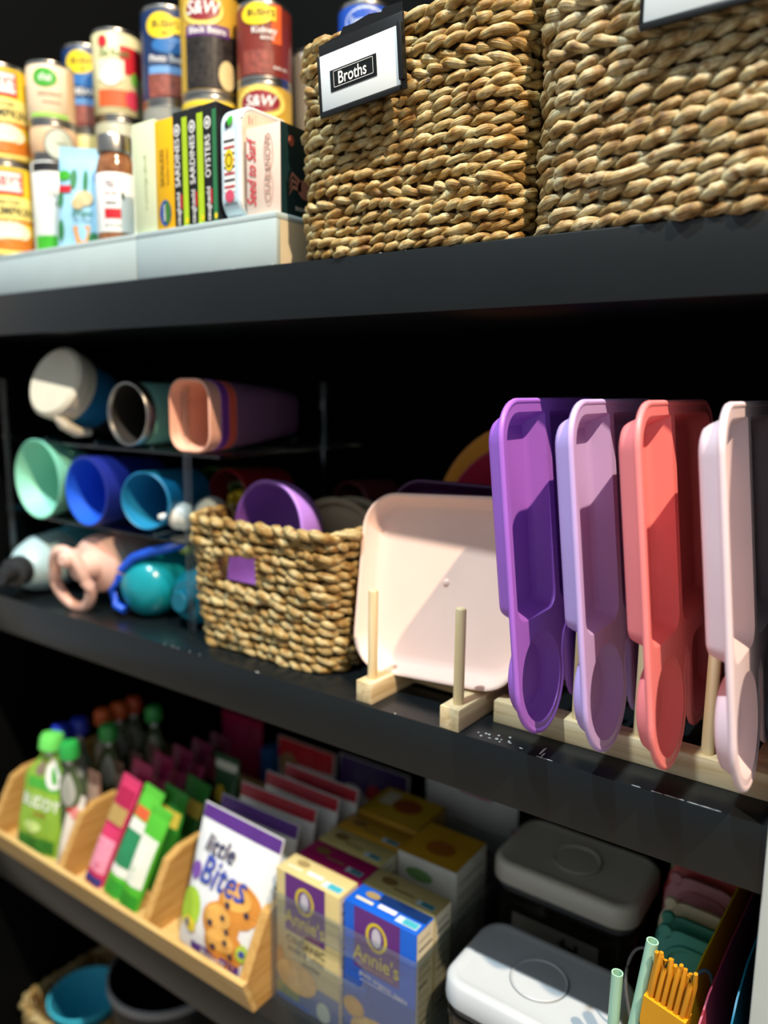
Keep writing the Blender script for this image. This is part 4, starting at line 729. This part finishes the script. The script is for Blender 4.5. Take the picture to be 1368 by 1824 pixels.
# ================================================================ RIGHT END: UTENSILS, SILICONE LIDS, MATS
def sil(label, x, y, col, H, W=.078):
    t = thing('silicone_cover', label, 'lid', (x, y, S3T), (-8, 0, -4), 'silicone lids standing in a row'); m = M(col, .45, var=.05)
    L = lambda d, yy: [(u, yy, v) for u, v in rrect(-W / 2 + d, W / 2 - d, d, H - d, .026 - d * .4, 8)]
    MB().loft([L(.003, -.003), L(.0, -.0015), L(0, .003), L(.003, .0045)]).build('lid_body', m, t, 40)
    MB().loft([L(.010, -.0029), L(.0105, -.006), L(.0135, -.006), L(.014, -.003)], cap0=False, cap1=False).build('raised_ridge', m, t, 50)
    MB().lathe([(.006, -.0025), (.007, 0), (.006, .003)], 20, Matrix.Translation((-W / 2 + .010, 0, H - .005)) @ Matrix.Rotation(math.pi / 2, 4, 'X')).build('pull_tab', m, t)
for lab, y, c, H in (('dark teal silicone lid, frontmost of the row', .118, '#3c9a88', .196), ('deep green silicone lid just behind the teal one', .137, '#2a8a72', .197), ('cream silicone lid between green and mauve lids', .157, '#d8caa6', .199), ('mauve silicone lid in the middle of the row', .196, '#c07c84', .202), ('brick red silicone lid behind the mauve one', .222, '#c4504a', .205), ('sage green silicone lid, rearmost of the row', .252, '#86b078', .210)):
    sil(lab, -.128 - (y - .118) * .14, y, c, H)
def straw(label, p0, p1):
    t = thing('drinking_straw', label, 'straw', p0); d = Vector(p1) - Vector(p0); L = d.length; R_ = d.to_track_quat('Z', 'Y').to_matrix().to_4x4()
    MB().lathe([(.0035, .001), (.0047, 0), (.0047, L), (.0036, L), (.0036, .003)], 18, R_, cap=False).build('straw_tube', M('#a9d6bc', .4, var=.05), t)
straw('pale mint straw, shorter and nearer the white container', (-.166, .022, S3T), (-.162, .020, .832))
straw('pale mint straw, taller and leaning towards the brush', (-.166, .010, S3T + .005), (-.136, .018, .874))
t = thing('pastry_brush', 'yellow silicone pastry brush standing bristles up', 'brush', (-.145, .030, S3T + .001), (4, 7, -8)); t.scale = (.86, 1, 1); OR = M('#e8a416', .4, var=.05); OR2 = M('#d8921a', .4, var=.1)
MB().tube([(0, 0, 0), (0, 0, .15), (0, 0, .182)], [.006, .007, .009], 12).build('handle', OR, t, 60)
MB().prism([(-.010, .160), (.010, .160), (.019, .182), (.0195, .210), (-.0195, .210), (-.019, .186)], -.006, .006, Matrix.Translation((0, 0, .018)) @ Matrix.Rotation(math.pi / 2, 4, 'X')).build('head', OR, t)
for k in range(13): MB().tube([(-.0174 + .0029 * k, (-.002 if k % 2 else .001), .209), (-.0174 + .0029 * k + .001, (-.002 if k % 2 else .001), .24), (-.0174 + .0029 * k + .0012 * math.sin(k * 2.1), 0, .250 + .0022 * math.sin(k * 1.7))], [.0025, .0024, .0019], 6, Matrix.Translation((0, 0, .018))).build('bristle', OR2, t, 60)
def cord(label, pts, r, col, base):
    t = thing('cord_loop', label, 'cord', base); N = 40; P = []
    n = len(pts)
    for i in range(N + 1):
        s = i / N * (n - 1); k = min(int(s), n - 2); f = s - k
        a, b, c, d = [Vector(pts[min(max(j, 0), n - 1)]) for j in (k - 1, k, k + 1, k + 2)]
        P.append(.5 * ((2 * b) + (c - a) * f + (2 * a - 5 * b + 4 * c - d) * f * f + (3 * b - a - 3 * c + d) * f ** 3) - Vector(base))
    MB().tube(P, r, 8).build('cord_strand', M(col, .5), t, 60)
cord('thin grey wire loop behind the pale mint straws', [(-.140, .050, S3T + .002), (-.152, .050, .74), (-.163, .050, .80), (-.160, .055, .828), (-.148, .058, .835), (-.135, .060, .82), (-.132, .060, .74)], .0013, '#6a6a6c', (-.140, .050, S3T))
cord('slate blue wire loop beside the pastry brush', [(-.112, .046, S3T + .002), (-.116, .046, .76), (-.114, .048, .815), (-.106, .052, .838), (-.098, .056, .835), (-.094, .058, .80)], .0016, '#4a6a78', (-.112, .046, S3T))
def mat_sheet(label, x, col, pts, th=.0014, curl=.006, ribs=0, flare=0.0):
    """flexible mat standing on edge, in the depth/height plane, bowed a little"""
    t = thing('cutting_mat', label, 'mat', (x, 0, S3T), (0, 0, 0), 'flexible mats standing on edge'); n = len(pts); vs = []; fs = []; m = 10
    for s in (0, 1):
        for (y, h) in pts:
            for j in range(m + 1): v = j / m; vs.append((curl * (v ** 2) * (1 - 4 * (y - .1)) - flare * max(0, (.09 - y) / .09) ** 2 * v ** 2 + s * th, y, h * v))
    n1 = n * (m + 1)
    for i in range(n - 1):
        for j in range(m):
            q = i * (m + 1) + j; fs += [(q, q + 1, q + m + 2, q + m + 1), (n1 + q, n1 + q + m + 1, n1 + q + m + 2, n1 + q + 1)]
    for i in range(n - 1): q = i * (m + 1); fs += [(q + m, n1 + q + m, n1 + q + 2 * m + 1, q + 2 * m + 1), (q, q + m + 1, n1 + q + m + 1, n1 + q)]
    for q in (0, (n - 1) * (m + 1)):
        for j in range(m): fs.append((q + j, q + j + 1, n1 + q + j + 1, n1 + q + j))
    MB().add(vs, fs).build('mat_sheet', M(col, .45, var=.04), t, 50)
    for k in range(ribs): MB().box(-.0012 + curl * .5, .0002 + curl * .5, .022 + .009 * k, .0245 + .009 * k, .12, .205 + .003 * k, .0003, 1).build('rib', M(col, .45, var=.04), t)
mat_sheet('yellow flexible mat with ridged front corner', -.092, '#f2d21a', [(.016, .19), (.022, .212), (.034, .226), (.07, .234), (.12, .236), (.19, .238), (.26, .238)], ribs=0, curl=-.015)
mat_sheet('dark maroon flexible mat between yellow and teal mats', -.080, '#a83a54', [(-.004, .205), (.004, .222), (.03, .234), (.08, .240), (.16, .242), (.26, .242)], curl=-.012)
mat_sheet('teal flexible mat next to the white trim', -.0665, '#1c8fb0', [(.008, .20), (.014, .225), (.03, .240), (.06, .25), (.16, .252), (.26, .252)], curl=-.007)
# ================================================================ LOWEST SHELF, BOTTOM LEFT
t = basket('woven basket rim in the bottom left corner', -1.083, .130, S4T, .155, .16, .072, 7, .05, .03, .03, GRASS, rotz=0)
t = thing('bowl', 'turquoise bowl at the bottom left of the picture', 'bowl', (-1.078, .120, S4T + .004))
def hollow(t, prof, w, mo, mi, nm):
    MB().lathe([(0, prof[0][1])] + prof, 40, cap=False).build(nm + '_body', mo, t); MB().lathe([(max(0.0, r - w), z + (w if i == 0 else 0)) for i, (r, z) in enumerate(prof) if r > 0][::-1] + [(0, prof[0][1] + w)], 40, cap=False).build(nm + '_interior', mi, t)
    MB().tube([((prof[-1][0] - w / 2) * math.cos(a * math.pi / 24), (prof[-1][0] - w / 2) * math.sin(a * math.pi / 24), prof[-1][1]) for a in range(48)], w * .62, 6, closed=True).build('rim_edge', mo, t, 60)
hollow(t, [(.036, 0), (.041, .006), (.056, .05), (.062, .072)], .004, M('#4ad2ec', .4), M('#3cb8d4', .45), 'bowl')
t = thing('pot', 'black pot with grey rim beside the turquoise bowl', 'pot', (-.895, .150, S4T))
hollow(t, [(.07, 0), (.078, .006), (.086, .13), (.090, .190)], .005, M('#1b1c1e', .5), M('#0f1418', .5), 'pot')
MB().lathe([(.0905, .183), (.0935, .185), (.0935, .195), (.0905, .197)], 44, cap=False).build('grey_band', M('#85888a', .35), t)
t = basket('dim brown woven basket behind the black pot', -.78, .305, S4T, .22, .13, .24, 14, .04, .03, .034, GRASS, rotz=0)
